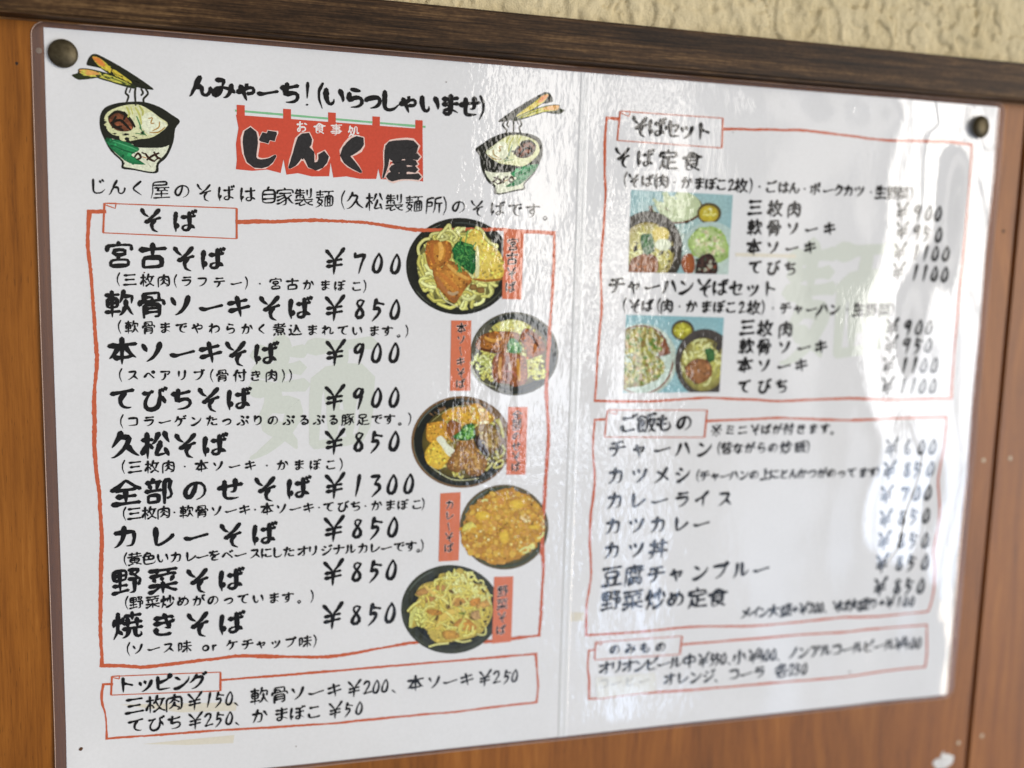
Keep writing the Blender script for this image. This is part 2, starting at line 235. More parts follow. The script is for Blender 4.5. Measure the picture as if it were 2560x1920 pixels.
 '腐': [[42,86,46,83,48,78],[40,71,33,62,33,46],[49,35,67,27],[35,15,49,22,66,17],[28,10,28,37,30,40,74,39,75,37,75,14,73,12,63,12],[69,72,68,50,66,48,58,48],[43,64,81,64],[45,57,48,57,55,54],[81,77,17,76,16,74,16,39,13,24,10,13,11,8],[33,29,37,28,44,30,49,35,51,39],[22,58,26,58,33,61]],
 '自': [[47,85,44,82,41,72],[19,34,19,17,20,16,71,16,71,71,20,71,19,34],[19,53,71,53],[19,34,71,34]],
 '色': [[39,84,34,82,32,77,22,67,20,63,20,24,21,16,25,14,30,12,71,13,78,16,81,27],[10,58,18,61,70,60,72,59,72,41,71,39,20,39],[45,60,45,39],[33,77,55,75,55,71,51,65,50,60]],
 '菜': [[7,15,12,14,25,20,36,28,39,33],[9,78,81,78],[12,61,39,62,69,66,77,64],[45,42,45,9],[30,78,30,69],[42,56,44,47],[19,54,24,44],[8,34,37,34,41,33,47,33,53,34,81,34],[73,57,66,44],[50,33,55,27,65,20,75,15,80,15],[59,78,59,70]],
 '製': [[9,22,27,26,38,32,40,37],[27,25,28,13,36,14,49,18],[13,46,13,57,15,59,44,59,45,43,52,28,56,24,61,22,63,19,68,16,78,13,82,13],[61,22,72,29,79,30],[75,85,75,49,72,46,63,46],[29,85,29,44],[59,81,59,55],[8,68,49,68],[8,37,82,37],[17,85,15,79,10,72],[37,48,45,48],[16,78,45,78]],
 '豆': [[26,35,33,21],[9,78,79,78],[8,14,81,14],[62,35,54,15],[27,64,21,64,20,62,20,44,21,42,65,42,68,43,68,62,67,64,27,64]],
 '豚': [[60,50,61,27,59,17,56,12,46,11],[32,22,43,25,56,37,60,39],[69,53,74,33,80,22,81,18],[8,10,11,21,13,41,13,78,15,80,28,80,29,78,30,36,29,17,28,13,19,12],[36,78,81,78],[31,60,43,62,50,65,57,72,59,78],[60,50,68,53,73,58,78,61],[13,40,28,40,32,42,42,44,53,52,56,53],[13,60,29,60],[51,65,55,60,56,54,60,50]],
 '足': [[45,37,76,37],[23,29,27,28,36,18,49,13,78,12,84,15],[25,45,23,30,10,11],[45,56,45,16],[45,56,21,56,20,59,20,78,71,79,71,58,70,56,68,56,21,56,20,59,20,78,68,79,70,79,71,78,71,57,69,56,46,56]],
 '軟': [[53,68,75,68,79,67,76,47],[56,85,53,69,46,50],[25,85,25,9],[9,74,42,74],[7,25,44,25],[61,57,62,38,66,34,74,19,77,15,81,13],[62,37,59,35,55,25,50,18,43,14],[25,38,13,38,12,39,12,61,13,63,36,63,39,62,39,39,25,38],[12,50,39,50]],
 '込': [[51,76,55,63,59,59,67,40,72,33,80,27],[9,13,15,20,21,24],[8,50,20,50,21,49,21,24],[21,24,35,16,46,14,74,14,84,17],[55,62,52,59,45,41,41,35,34,29],[18,78,24,70]],
 '部': [[11,74,48,74],[66,23,76,25,79,32,77,43,70,54,78,77,76,78,59,78,58,9],[27,85,29,74],[8,50,50,50],[18,67,22,55],[40,74,41,66,37,51],[15,16,15,36,43,36,43,16,15,16]],
 '野': [[6,15,47,20],[49,52,79,51,80,48,75,34],[49,78,76,78,74,72,66,63],[9,35,44,35],[54,68,66,63,70,57,72,52],[64,52,64,14,61,12,51,12],[27,79,27,17],[43,65,43,53,42,51,13,50,11,52,11,77,12,79,42,79,43,78,43,65],[12,65,43,65]],
 '食': [[43,28,59,22,63,18,75,12],[43,70,46,61],[85,62,79,60,69,63,45,80,43,79,26,65,24,59,24,14,27,13,48,18],[8,60,12,59,22,62,27,61,65,60],[67,64,66,58,66,37,69,30,61,25,60,22],[24,36,65,36],[24,49,65,49]],
 '飯': [[29,29,36,15],[83,79,75,80,48,76,48,40,45,24,41,11],[7,64,23,80,27,79,39,69],[23,69,25,59],[66,24,81,11],[48,59,75,59,77,58,74,45,70,34,67,28,66,24,56,15,52,12],[14,36,33,36,35,37,35,56,34,59,16,59,14,57,14,17,19,17,32,21],[14,48,35,48],[54,59,55,53,59,40,63,30,66,29]],
 '骨': [[23,9,23,45,25,47,66,47,66,13,64,11,54,11],[12,46,13,57,65,58,77,57,78,46],[24,58,24,78,25,80,29,80,65,80,65,78,65,58],[24,70,46,69,47,58],[23,36,66,36],[23,25,66,25]],
 '麺': [[9,77,39,77],[16,32,25,26,33,19,34,15],[20,44,34,43,35,41,33,35,28,26,22,19,12,13,7,12],[10,66,37,66],[42,78,82,78],[25,85,25,55],[8,55,40,55],[21,54,20,45,11,33],[68,61,68,15],[57,31,68,31],[46,15,79,15,79,60,47,60,46,15],[64,78,61,61],[57,61,57,15],[57,46,68,46]],
 '黄': [[15,76,76,76],[10,12,15,12,33,19,37,18],[54,18,59,19,79,11],[31,85,31,62],[8,61,81,61],[58,85,58,62],[45,26,20,27,19,29,19,46,20,50,67,50,70,49,70,27,45,26],[19,38,70,38],[45,61,45,26]],
}
TEXTS = [
 (0, 'greeting', 'んみゃーち!(いらっしゃいませ)', [-155.4, -147.0, -138.4, -130.6, -121.8, -115.5, -111.1, -104.9, -96.7, -89.6, -82.8, -75.2, -66.6, -58.2, -49.8, -44.0], 131.2, 130.7, 10.31, 9.28),
 (0, 'slogan', 'じんく屋のそばは自家製麺(久松製麺所)のそばです。', [-192.8, -186.0, -178.7, -170.7, -162.6, -154.8, -146.5, -138.4, -130.3, -124.0, -116.7, -108.5, -101.9, -96.4, -88.5, -80.5, -72.3, -64.1, -58.9, -53.6, -46.0, -37.0, -29.3, -21.7, -16.0], 92.0, 89.6, 8.09, 7.28),
 (0, 'heading_text', 'そば', [-174.4, -161.9], 80.2, 80.0, 11.18, 10.07),
 (0, 'dish_name', '宮古そば', [-185.8, -173.8, -162.6, -151.7], 66.3, 65.7, 11.63, 10.47),
 (0, 'price', '¥700', [-104.7, -94.9, -87.5, -80.1], 66.2, 65.7, 10.43, 10.53),
 (0, 'dish_note', '(三枚肉(ラフテー)・宮古かまぼこ)', [-186.8, -182.3, -176.0, -169.9, -166.1, -161.5, -155.6, -149.3, -143.0, -138.6, -133.8, -127.7, -121.2, -114.9, -108.2, -102.5, -95.6, -91.8], 57.1, 56.3, 5.61, 5.05),
 (0, 'dish_name', '軟骨ソーキそば', [-186.1, -174.5, -163.9, -152.7, -142.0, -130.3, -118.2], 47.6, 47.0, 11.9, 10.71),
 (0, 'price', '¥850', [-104.6, -94.5, -87.5, -80.1], 47.2, 46.9, 10.56, 10.66),
 (0, 'dish_note', '(軟骨までやわらかく煮込まれています。)', [-186.8, -181.9, -175.8, -169.8, -163.8, -157.7, -151.4, -145.2, -138.9, -133.1, -126.3, -120.2, -113.3, -107.3, -101.0, -95.2, -88.2, -82.9, -78.1, -74.2], 38.8, 38.0, 5.72, 5.15),
 (0, 'dish_name', '本ソーキそば', [-185.6, -174.8, -163.7, -152.9, -143.4, -131.6], 29.3, 28.5, 12.0, 10.8),
 (0, 'price', '¥900', [-104.3, -94.6, -87.6, -80.3], 28.9, 28.9, 10.69, 10.78),
 (0, 'dish_note', '(スペアリブ(骨付き肉))', [-186.8, -181.9, -175.9, -169.9, -163.8, -157.5, -153.0, -148.5, -141.8, -135.7, -129.5, -124.4, -121.6], 20.1, 19.5, 5.7, 5.13),
 (0, 'dish_name', 'てびちそば', [-185.9, -174.3, -163.8, -154.0, -142.3], 10.4, 10.1, 12.1, 10.89),
 (0, 'price', '¥900', [-104.4, -94.7, -87.4, -80.0], 10.3, 10.1, 10.81, 10.91),
 (0, 'dish_note', '(コラーゲンたっぷりのぷるぷる豚足です。)', [-186.8, -182.2, -176.3, -170.6, -164.7, -158.8, -152.8, -147.0, -140.7, -134.9, -128.9, -122.7, -116.5, -110.5, -104.7, -98.8, -92.7, -86.8, -81.6, -77.1, -72.5], 1.8, 0.9, 5.86, 5.28),
 (0, 'dish_name', '久松そば', [-185.2, -173.9, -163.0, -151.7], -7.7, -8.5, 12.21, 10.99),
 (0, 'price', '¥850', [-104.4, -94.6, -87.6, -79.8], -8.3, -8.5, 10.94, 11.04),
 (0, 'dish_note', '(三枚肉・本ソーキ・かまぼこ)', [-186.6, -181.9, -175.6, -169.4, -163.2, -156.9, -150.5, -144.2, -138.0, -131.4, -125.2, -118.6, -112.1, -105.7, -101.0], -16.3, -17.9, 5.87, 5.29),
 (0, 'dish_name', '全部のせそば', [-185.5, -173.0, -159.3, -146.0, -132.4, -118.8], -26.5, -27.3, 12.49, 11.24),
 (0, 'price', '¥1300', [-104.3, -95.0, -87.1, -80.4, -73.3], -27.0, -27.2, 11.1, 11.2),
 (0, 'dish_note', '(三枚肉・軟骨ソーキ・本ソーキ・てびち・かまぼこ)', [-186.6, -182.6, -177.0, -171.5, -167.4, -162.8, -157.0, -151.3, -145.8, -140.3, -136.2, -131.5, -125.7, -120.2, -114.7, -110.4, -106.5, -100.6, -95.2, -91.2, -86.5, -80.7, -75.4, -69.3, -66.1], -35.2, -36.2, 6.02, 5.41),
 (0, 'dish_name', 'カレーそば', [-186.0, -172.1, -159.4, -146.1, -132.6], -44.9, -46.2, 12.59, 11.33),
 (0, 'price', '¥850', [-104.5, -94.9, -87.4, -79.9], -45.5, -45.8, 11.2, 11.31),
 (0, 'dish_note', '(黄色いカレーをベースにしたオリジナルカレーです。)', [-186.7, -182.8, -177.5, -172.2, -167.1, -161.6, -157.1, -152.4, -147.2, -142.2, -136.3, -131.9, -127.4, -122.8, -117.1, -112.9, -107.3, -102.3, -97.4, -92.0, -87.1, -82.2, -76.7, -71.7, -68.4, -66.3], -53.9, -54.6, 6.09, 5.48),
 (0, 'dish_name', '野菜そば', [-185.8, -172.3, -159.2, -145.9], -63.0, -64.8, 12.68, 11.41),
 (0, 'price', '¥850', [-104.7, -95.0, -87.5, -80.3], -64.4, -64.7, 11.33, 11.44),
 (0, 'dish_note', '(野菜炒めがのっています。)', [-186.6, -182.4, -176.4, -170.6, -164.7, -158.7, -153.0, -147.0, -141.2, -135.2, -128.8, -123.3, -118.6, -112.8], -71.9, -74.2, 6.06, 5.46),
 (0, 'dish_name', '焼きそば', [-186.1, -172.3, -159.3, -145.8], -81.5, -83.5, 12.83, 11.55),
 (0, 'price', '¥850', [-104.9, -95.2, -87.7, -80.6], -83.4, -83.9, 11.47, 11.57),
 (0, 'dish_note', '(ソース味orケチャップ味)', [-186.4, -182.4, -176.4, -170.6, -164.4, -156.2, -152.6, -145.9, -139.6, -134.0, -128.2, -122.2, -116.1, -111.6], -91.4, -93.9, 6.14, 5.53),
 (0, 'heading_text', 'トッピング', [-187.3, -179.8, -172.9, -165.9, -159.4], -106.4, -107.3, 9.15, 8.24),
 (0, 'topping_line', '三枚肉¥150、軟骨ソーキ¥200、本ソーキ¥250', [-184.2, -176.1, -168.8, -160.9, -155.6, -151.5, -147.4, -144.3, -134.9, -126.6, -119.1, -111.6, -103.8, -95.5, -89.9, -86.2, -82.4, -78.2, -68.7, -60.3, -53.2, -45.6, -37.4, -32.0, -27.5, -23.8], -115.6, -117.3, 8.43, 7.59),
 (0, 'topping_line', 'てびち¥250、かまぼこ¥50', [-183.8, -176.0, -168.7, -160.8, -155.6, -151.6, -147.5, -144.0, -134.9, -126.0, -119.4, -112.4, -103.5, -98.2, -93.5], -124.1, -125.7, 8.28, 7.46),
 (1, 'heading_text', 'そばセット', [25.5, 33.7, 41.3, 47.8, 55.5], 127.8, 127.3, 10.58, 9.52),
 (1, 'dish_name', 'そば定食', [17.9, 28.8, 39.7, 50.9], 114.3, 114.2, 10.25, 9.22),
 (1, 'dish_note', '(そば(肉・かまぼこ2枚)・ごはん・ポークカツ・生野菜)', [19.5, 23.7, 30.2, 33.6, 37.4, 43.1, 49.0, 55.1, 60.6, 65.9, 70.6, 75.7, 81.0, 84.9, 90.6, 97.1, 102.6, 108.1, 113.5, 120.2, 125.9, 131.0, 136.8, 143.1, 148.2, 154.8, 160.7, 166.0], 104.7, 105.2, 7.11, 6.4),
 (1, 'set_option', '三枚肉', [83.2, 93.5, 103.3], 95.5, 95.3, 8.36, 7.53),
 (1, 'set_option', '軟骨ソーキ', [83.8, 93.5, 103.2, 112.8, 122.5], 86.4, 87.3, 8.46, 7.61),
 (1, 'set_option', '本ソーキ', [83.8, 93.5, 103.2, 112.8], 77.6, 78.3, 8.48, 7.63),
 (1, 'set_option', 'てびち', [85.0, 94.2, 103.3], 68.6, 68.5, 8.51, 7.66),
 (1, 'price', '¥900', [160.8, 169.5, 175.6, 181.0], 96.9, 96.6, 9.16, 9.03),
 (1, 'price', '¥950', [161.6, 169.9, 175.1, 182.0], 87.9, 86.6, 9.22, 9.08),
 (1, 'price', '¥1100', [161.2, 170.0, 175.4, 180.8, 186.7], 77.7, 77.7, 9.28, 9.15),
 (1, 'price', '¥1100', [161.4, 170.4, 175.6, 181.1, 186.8], 68.6, 67.7, 9.34, 9.2),
 (1, 'dish_name', 'チャーハンそばセット', [17.8, 26.1, 34.6, 43.2, 51.2, 59.9, 68.0, 76.4, 84.4, 92.8], 59.0, 58.9, 9.95, 8.95),
 (1, 'dish_note', '(そば(肉・かまぼこ2枚)・チャーハン・生野菜)', [21.4, 26.5, 32.8, 37.8, 42.3, 48.5, 54.4, 61.7, 67.9, 74.0, 79.4, 85.6, 90.8, 95.5, 101.9, 108.8, 115.6, 122.0, 128.2, 135.1, 141.2, 148.4, 155.5, 160.6], 50.3, 50.1, 7.35, 6.61),
 (1, 'set_option', '三枚肉', [82.9, 92.1, 102.8], 41.1, 40.2, 8.64, 7.78),
 (1, 'set_option', '軟骨ソーキ', [83.2, 92.1, 102.8, 112.9, 122.1], 32.1, 32.2, 8.74, 7.87),
 (1, 'set_option', '本ソーキ', [82.8, 92.7, 103.0, 112.3], 23.5, 23.5, 8.76, 7.88),
 (1, 'set_option', 'てびち', [83.2, 93.4, 102.7], 13.6, 13.7, 8.79, 7.91),
 (1, 'price', '¥900', [160.5, 169.0, 174.9, 180.6], 41.8, 42.0, 9.47, 9.33),
 (1, 'price', '¥950', [160.6, 169.2, 175.1, 181.0], 33.3, 33.2, 9.52, 9.38),
 (1, 'price', '¥1100', [160.1, 168.7, 174.2, 179.7, 185.7], 23.4, 23.4, 9.58, 9.44),
 (1, 'price', '¥1100', [160.4, 169.0, 174.4, 180.0, 186.0], 13.3, 13.1, 9.64, 9.5),
 (1, 'heading_text', 'ご飯もの', [26.0, 35.0, 43.7, 53.7], -2.8, -2.8, 10.65, 9.58),
 (1, 'dish_note', '※ミニそばが付きます。', [70.1, 77.3, 83.7, 90.0, 95.8, 101.7, 107.7, 114.5, 121.0, 127.3, 131.4], -6.6, -7.0, 6.39, 5.75),
 (1, 'dish_name', 'チャーハン', [21.2, 32.1, 43.0, 53.6, 64.5], -14.1, -15.2, 10.33, 9.3),
 (1, 'dish_note', '(昔ながらの炒飯)', [71.4, 75.8, 81.8, 87.9, 94.1, 100.2, 107.1, 114.7, 119.3], -15.3, -15.7, 6.82, 6.14),
 (1, 'price', '¥600', [164.9, 174.5, 182.2, 188.7], -17.0, -17.4, 9.84, 9.69),
 (1, 'dish_name', 'カツメシ', [21.3, 32.7, 43.7, 54.2], -26.6, -27.1, 10.38, 9.34),
 (1, 'dish_note', '(チャーハンの上にとんかつがのってます)', [61.4, 65.3, 70.8, 75.8, 80.5, 85.7, 91.1, 97.1, 101.7, 106.9, 112.0, 116.8, 122.1, 127.5, 132.7, 138.3, 143.9, 150.3, 155.5, 158.9], -27.9, -29.2, 6.5, 5.85),
 (1, 'price', '¥850', [164.8, 175.0, 180.9, 188.6], -28.4, -28.5, 9.9, 9.75),
 (1, 'dish_name', 'カレーライス', [21.3, 32.4, 43.1, 54.6, 64.7, 76.5], -38.1, -39.3, 10.52, 9.47),
 (1, 'price', '¥700', [164.5, 174.9, 182.1, 188.4], -40.9, -40.8, 9.97, 9.83),
 (1, 'dish_name', 'カツカレー', [21.1, 32.4, 43.1, 54.4, 64.9], -50.0, -50.5, 10.56, 9.5),
 (1, 'price', '¥850', [165.0, 174.7, 181.3, 188.6], -53.1, -52.5, 10.04, 9.89),
 (1, 'dish_name', 'カツ丼', [21.0, 32.8, 43.7], -61.5, -61.9, 10.56, 9.51),
 (1, 'price', '¥850', [165.1, 175.2, 181.8, 189.1], -64.1, -65.3, 10.11, 9.96),
 (1, 'dish_name', '豆腐チャンプルー', [21.5, 32.2, 43.3, 53.7, 65.7, 76.1, 86.9, 97.7], -73.8, -74.5, 11.24, 10.12),
 (1, 'price', '¥850', [164.9, 175.0, 181.7, 189.7], -75.8, -76.6, 10.18, 10.03),
 (1, 'dish_name', '野菜炒め定食', [21.8, 32.3, 43.7, 54.1, 65.0, 75.4], -85.2, -87.3, 11.25, 10.13),
 (1, 'price', '¥850', [165.0, 174.8, 181.2, 188.3], -87.9, -88.8, 10.25, 10.1),
 (1, 'dish_note', 'メイン大盛+¥200、そば大盛り+¥100', [91.0, 96.1, 100.8, 106.0, 112.9, 117.8, 122.5, 126.7, 129.4, 132.0, 134.7, 141.0, 145.5, 150.8, 156.5, 161.8, 167.1, 171.8, 176.5, 180.3, 184.0], -96.1, -96.5, 7.33, 6.6),
 (1, 'heading_text', 'のみもの', [24.6, 32.2, 39.8, 47.6], -108.9, -109.6, 6.97, 6.27),
 (1, 'drink_line', 'オリオンビール中¥550、小¥400、ノンアルコールビール¥400', [20.0, 25.6, 31.6, 37.6, 43.6, 49.6, 55.6, 62.8, 69.9, 74.5, 77.1, 80.2, 83.6, 88.9, 96.5, 100.6, 103.4, 107.0, 110.0, 118.1, 124.1, 130.8, 136.5, 142.6, 149.0, 154.9, 161.4, 167.7, 173.6, 179.2, 183.0, 186.6, 190.0], -117.6, -119.0, 8.43, 7.59),
 (1, 'drink_line', 'オレンジ、コーラ各250', [52.9, 59.6, 66.4, 73.2, 77.2, 86.5, 92.9, 100.3, 112.6, 117.9, 121.1, 124.8], -125.9, -127.1, 8.4, 7.56),
 (1, 'faded_text', 'コーヒー', [19.8, 25.7, 32.7, 39.8], -125.0, -125.3, 7.01, 6.31),
]
BANNER = [(0, 'banner_text', 'お食事処', [-117.6, -110.8, -104.1, -97.2], 118.5, 118.1, 5.17, 4.65), (0, 'banner_text', 'じんく屋', [-133.4, -115.3, -97.1, -78.1], 109.3, 107.6, 15.98, 14.38)]
CAPTIONS = [('宮古そば', [-29.9, 75.3, -30.5, 57.3], 6.38), ('本ソーキそば', [-51.4, 39.4, -51.4, 15.8], 5.5), ('全部のせそば', [-25.8, 1.9, -25.9, -21.1], 5.53), ('カレーそば', [-55.0, -36.8, -55.1, -56.1], 5.55), ('野菜そば', [-30.1, -77.2, -30.6, -95.2], 6.19)]
FRAMES = [(0, 1.45, [(-190.8, 82.7), (-196.1, 82.5), (-196.9, 69.4), (-195.9, 55.1), (-194.8, 27.6), (-195.0, 22.8), (-196.1, 10.0), (-196.7, -7.0), (-195.2, -28.7), (-194.7, -45.1), (-195.8, -65.0), (-196.2, -85.2), (-195.9, -97.2), (-179.8, -99.5), (-163.1, -98.7), (-141.6, -97.7), (-126.5, -99.4), (-110.0, -101.1), (-104.0, -101.2), (-68.9, -97.7), (-35.4, -100.0), (-12.6, -99.0), (-11.4, -70.8), (-12.6, -52.0), (-12.6, -60.9), (-12.1, -39.1), (-12.0, -29.9), (-11.2, -8.6), (-12.9, 12.6), (-12.5, 39.7), (-11.2, 66.1), (-11.7, 80.6), (-37.1, 81.6), (-71.6, 79.9), (-94.0, 82.3), (-110.1, 82.5), (-127.9, 81.3), (-142.4, 80.6)]), (0, 1.0, [(-192.5, -105.6), (-195.8, -105.3), (-196.7, -111.3), (-194.9, -118.2), (-195.0, -128.4), (-153.5, -129.6), (-109.9, -131.1), (-52.9, -131.5), (-12.8, -130.8), (-12.1, -123.6), (-13.9, -107.6), (-63.3, -107.7), (-109.9, -107.7), (-150.5, -107.6)]), (1, 1.1, [(16.1, 130.4), (10.4, 130.5), (9.8, 120.7), (10.5, 104.3), (11.3, 100.1), (10.8, 83.8), (10.0, 67.4), (11.4, 47.7), (10.5, 34.1), (10.1, 30.4), (9.8, 7.9), (34.7, 7.3), (64.2, 8.8), (100.6, 6.7), (139.5, 7.7), (163.7, 6.6), (197.5, 7.0), (197.1, 22.8), (196.2, 57.4), (196.5, 76.5), (196.8, 113.6), (196.5, 129.9), (184.8, 130.6), (145.5, 129.2), (107.6, 131.1), (83.5, 130.1), (65.1, 129.1)]), (1, 1.0, [(15.5, -0.5), (10.0, -0.6), (9.6, -13.8), (11.5, -28.7), (10.0, -43.7), (9.7, -56.3), (10.9, -65.2), (11.5, -73.0), (9.6, -85.6), (10.0, -100.9), (34.6, -101.2), (62.1, -100.7), (96.5, -102.9), (121.0, -102.7), (145.3, -102.1), (165.9, -103.6), (194.1, -102.3), (195.3, -100.1), (196.6, -91.4), (196.0, -77.8), (194.4, -72.5), (196.3, -58.4), (196.7, -49.9), (193.8, -33.2), (195.9, -16.7), (195.9, -2.2), (164.5, -2.5), (140.4, -3.1), (101.1, -1.3), (64.8, -2.2)]), (1, 0.9, [(14.7, -108.1), (11.6, -108.2), (11.2, -115.9), (12.4, -122.2), (12.6, -131.7), (16.0, -131.9), (36.1, -131.4), (69.6, -132.4), (101.1, -132.6), (147.9, -133.4), (195.5, -132.0), (195.9, -126.3), (194.1, -109.5), (146.0, -109.9), (121.4, -109.3), (91.2, -109.2), (58.2, -109.2)])]
BOXES = [(0, [(-190.7, 85.8), (-142.5, 85.9), (-142.6, 74.1), (-191.4, 74.7)]), (0, [(-192.4, -102.2), (-150.5, -104.1), (-150.6, -112.3), (-192.9, -110.1)]), (1, [(16.3, 133.6), (64.9, 133.8), (65.1, 120.9), (15.5, 121.3)]), (1, [(15.9, 3.7), (64.8, 3.0), (64.2, -9.7), (15.0, -8.5)]), (1, [(14.9, -104.6), (58.2, -105.0), (57.6, -114.0), (14.6, -113.0)])]
TAGS = [[(-34.1, 82.0), (-25.2, 81.7), (-25.5, 52.2), (-34.0, 52.3)], [(-55.9, 42.9), (-47.2, 42.9), (-47.0, 12.8), (-55.8, 12.9)], [(-30.0, 5.6), (-21.2, 5.5), (-21.3, -24.6), (-30.0, -24.3)], [(-59.2, -31.6), (-50.3, -31.4), (-50.5, -61.9), (-59.4, -61.9)], [(-34.3, -70.3), (-25.5, -70.6), (-25.6, -100.9), (-34.5, -101.1)]]
TAPES = [(0, [(-189.6, -114.5), (-166.3, -115.8), (-143.9, -118.0), (-144.6, -121.6), (-166.4, -120.2), (-189.4, -116.8)]), (0, [(-181.2, -132.3), (-170.5, -130.8), (-145.2, -132.3), (-145.7, -135.8), (-163.7, -134.7)]), (0, [(0.5, -89.2), (2.9, -89.0), (3.3, -93.6), (0.4, -93.2)]), (1, [(3.5, -89.3), (9.0, -90.0), (8.9, -93.8), (3.7, -93.6)]), (1, [(74.6, 75.0), (105.7, 75.2), (105.8, 73.5), (74.7, 73.4)])]
STRIP = [(15.3, -121.7), (45.5, -122.1), (45.9, -131.2), (16.5, -131.9)]
ROD = [(-142.8, 123.2), (-68.2, 121.7)]
NOREN = [(-142.5, 121.6), (-69.4, 120.8), (-68.8, 99.8), (-73.4, 100.3), (-80.0, 99.9), (-86.2, 99.9), (-87.2, 104.1), (-88.0, 99.9), (-94.6, 99.6), (-100.0, 100.3), (-105.2, 99.6), (-106.3, 105.6), (-106.8, 100.0), (-113.6, 99.6), (-119.0, 100.6), (-123.5, 99.8), (-124.6, 105.7), (-125.7, 100.3), (-130.9, 101.4), (-136.6, 100.6), (-142.7, 100.9), (-142.3, 104.5), (-142.6, 110.6), (-141.6, 116.7)]
LOOPS = [(-140.7, 122.8), (-123.2, 122.5), (-105.8, 122.3), (-88.3, 121.9), (-70.9, 121.6)]
AFF = {'b1': [0.033009, 0.000791, -79.090837, 0.000793, -0.031899, 89.448795], 'b2': [0.025717, 0.000689, -61.411403, 8.1e-05, -0.024962, 51.865297], 'b3': [0.028806, 0.000659, -77.913129, -0.000666, -0.028569, 14.916306], 'b4': [0.026277, 0.000692, -63.5245, -0.001221, -0.026171, -23.338651], 'b5': [0.026059, 0.000566, -78.545986, -0.00185, -0.026519, -59.639299], 'p1': [0.061276, 0.003025, -12.824459, 0.001997, -0.055695, 116.584815], 'p2': [0.052953, 0.002532, -10.262499, 6.8e-05, -0.049115, 62.21343], 'd1': [0.05123, -0.001063, -225.966973, 0.003547, -0.053164, 158.033178], 'd2': [-0.052354, 0.001545, 16.718628, -0.003048, -0.050773, 160.250367]}

# ------------------------------------------------------------------ brush lettering
OV={
'0':[[(54,80),(42,62),(34,38),(34,20),(44,11),(56,20),(63,44),(62,64),(53,80)]],
'1':[[(56,82),(50,42),(42,8)]],
'2':[[(30,64),(42,79),(56,76),(57,58),(32,16)],[(30,17),(66,20)]],
'3':[[(32,76),(60,77),(42,50)],[(42,50),(58,46),(60,30),(34,6)]],
'4':[[(50,82),(28,36),(68,40)],[(56,54),(50,6)]],
'5':[[(46,82),(36,46)],[(36,46),(54,50),(58,38),(50,24),(32,6)],[(44,70),(70,62)]],
'6':[[(54,82),(36,50),(34,20),(48,12),(60,26),(54,42),(38,36)]],
'7':[[(35,80),(33,62)],[(34,66),(68,72),(56,42),(46,8)]],
'8':[[(60,72),(46,80),(36,68),(44,54),(58,40),(60,22),(46,11),(33,20),(38,38),(52,54),(62,72)]],
'9':[[(60,70),(48,80),(34,64),(34,48),(46,48),(62,72)],[(60,76),(55,40),(46,4)]],
'¥':[[(18,86),(32,68),(46,48)],[(78,88),(64,68),(46,48)],[(22,46),(70,50)],[(20,29),(70,33)],[(47,50),(44,2)]],
'ー':[[(8,42),(24,36),(84,46)]],
'(':[[(60,88),(47,62),(46,34),(58,4)]],
')':[[(32,88),(44,64),(44,34),(30,4)]],
'そ':[[(18,84),(26,66),(40,56)],[(74,80),(56,58),(30,40)],[(28,38),(76,50)],[(60,46),(48,28),(52,10),(68,2)]],
'!':[[(48,86),(46,34)],[(45,14),(46,10)]],
'・':[[(41,48),(48,42)]],
'※':[[(16,78),(74,12)],[(74,80),(16,14)],[(42,84),(48,78)],[(42,16),(48,8)],[(10,48),(18,42)],[(72,48),(80,42)]],
'、':[[(38,24),(54,8)]],
'。':[[(46,26),(35,17),(43,6),(55,14),(47,26)]],
}
THIN=set('()。、!')
def ribbon(pts,w0,closed=False,rng=None,tail=True):
    """pts Nx2 -> list of quads strip: left/right points"""
    p=np.array(pts,float)
    # resample
    seg=np.linalg.norm(np.diff(p,axis=0),axis=1); Lt=seg.sum()
    if Lt<1e-6: p=np.array([p[0],p[0]+[.01*w0+1e-4,0]]);seg=np.array([.01*w0]);Lt=seg.sum()
    # catmull-like smoothing through subdivision
    n=max(4,int(Lt/(w0*.55))+2); n=min(n,16)
    s=np.concatenate([[0],np.cumsum(seg)])/Lt
    t=np.linspace(0,1,n)
    q=np.stack([np.interp(t,s,p[:,0]),np.interp(t,s,p[:,1])],1)
    for _ in range(1):
        if n>4: q[1:-1]=(q[:-2]*.7+2.6*q[1:-1]+q[2:]*.7)/4
    d=np.gradient(q,axis=0);d/=np.linalg.norm(d,axis=1)[:,None]+1e-9
    nm=np.stack([-d[:,1],d[:,0]],1)
    tot=q[-1]-q[0]
    hor=abs(tot[0])>abs(tot[1])*1.3
    loop=np.linalg.norm(tot)<Lt*.25
    short=Lt<w0*2.2
    if loop: w=1.0+.35*np.sin(2*np.pi*(t-.05)-np.pi/2)*.9
    elif short: w=np.interp(t,[0,.35,.8,1],[.75,1.25,1.0,.55])
    elif hor: w=np.interp(t,[0,.12,.4,.75,1],[1.05,1.5,.80,.76,1.0])
    else: w=np.interp(t,[0,.15,.5,.8,1],[1.05,1.42,1.0,.74,.25 if tail else .7])
    if rng is not None: w=w*(1+rng.normal(0,.06,n))
    hw=(w*w0*.5)[:,None]
    Lp=q+nm*hw;Rp=q-nm*hw
    # caps
    c0=q[0]-d[0]*hw[0]*.75; c1=q[-1]+d[-1]*hw[-1]*.9
    return np.vstack([c0[None],Lp,c1[None],Rp[::-1]]),n
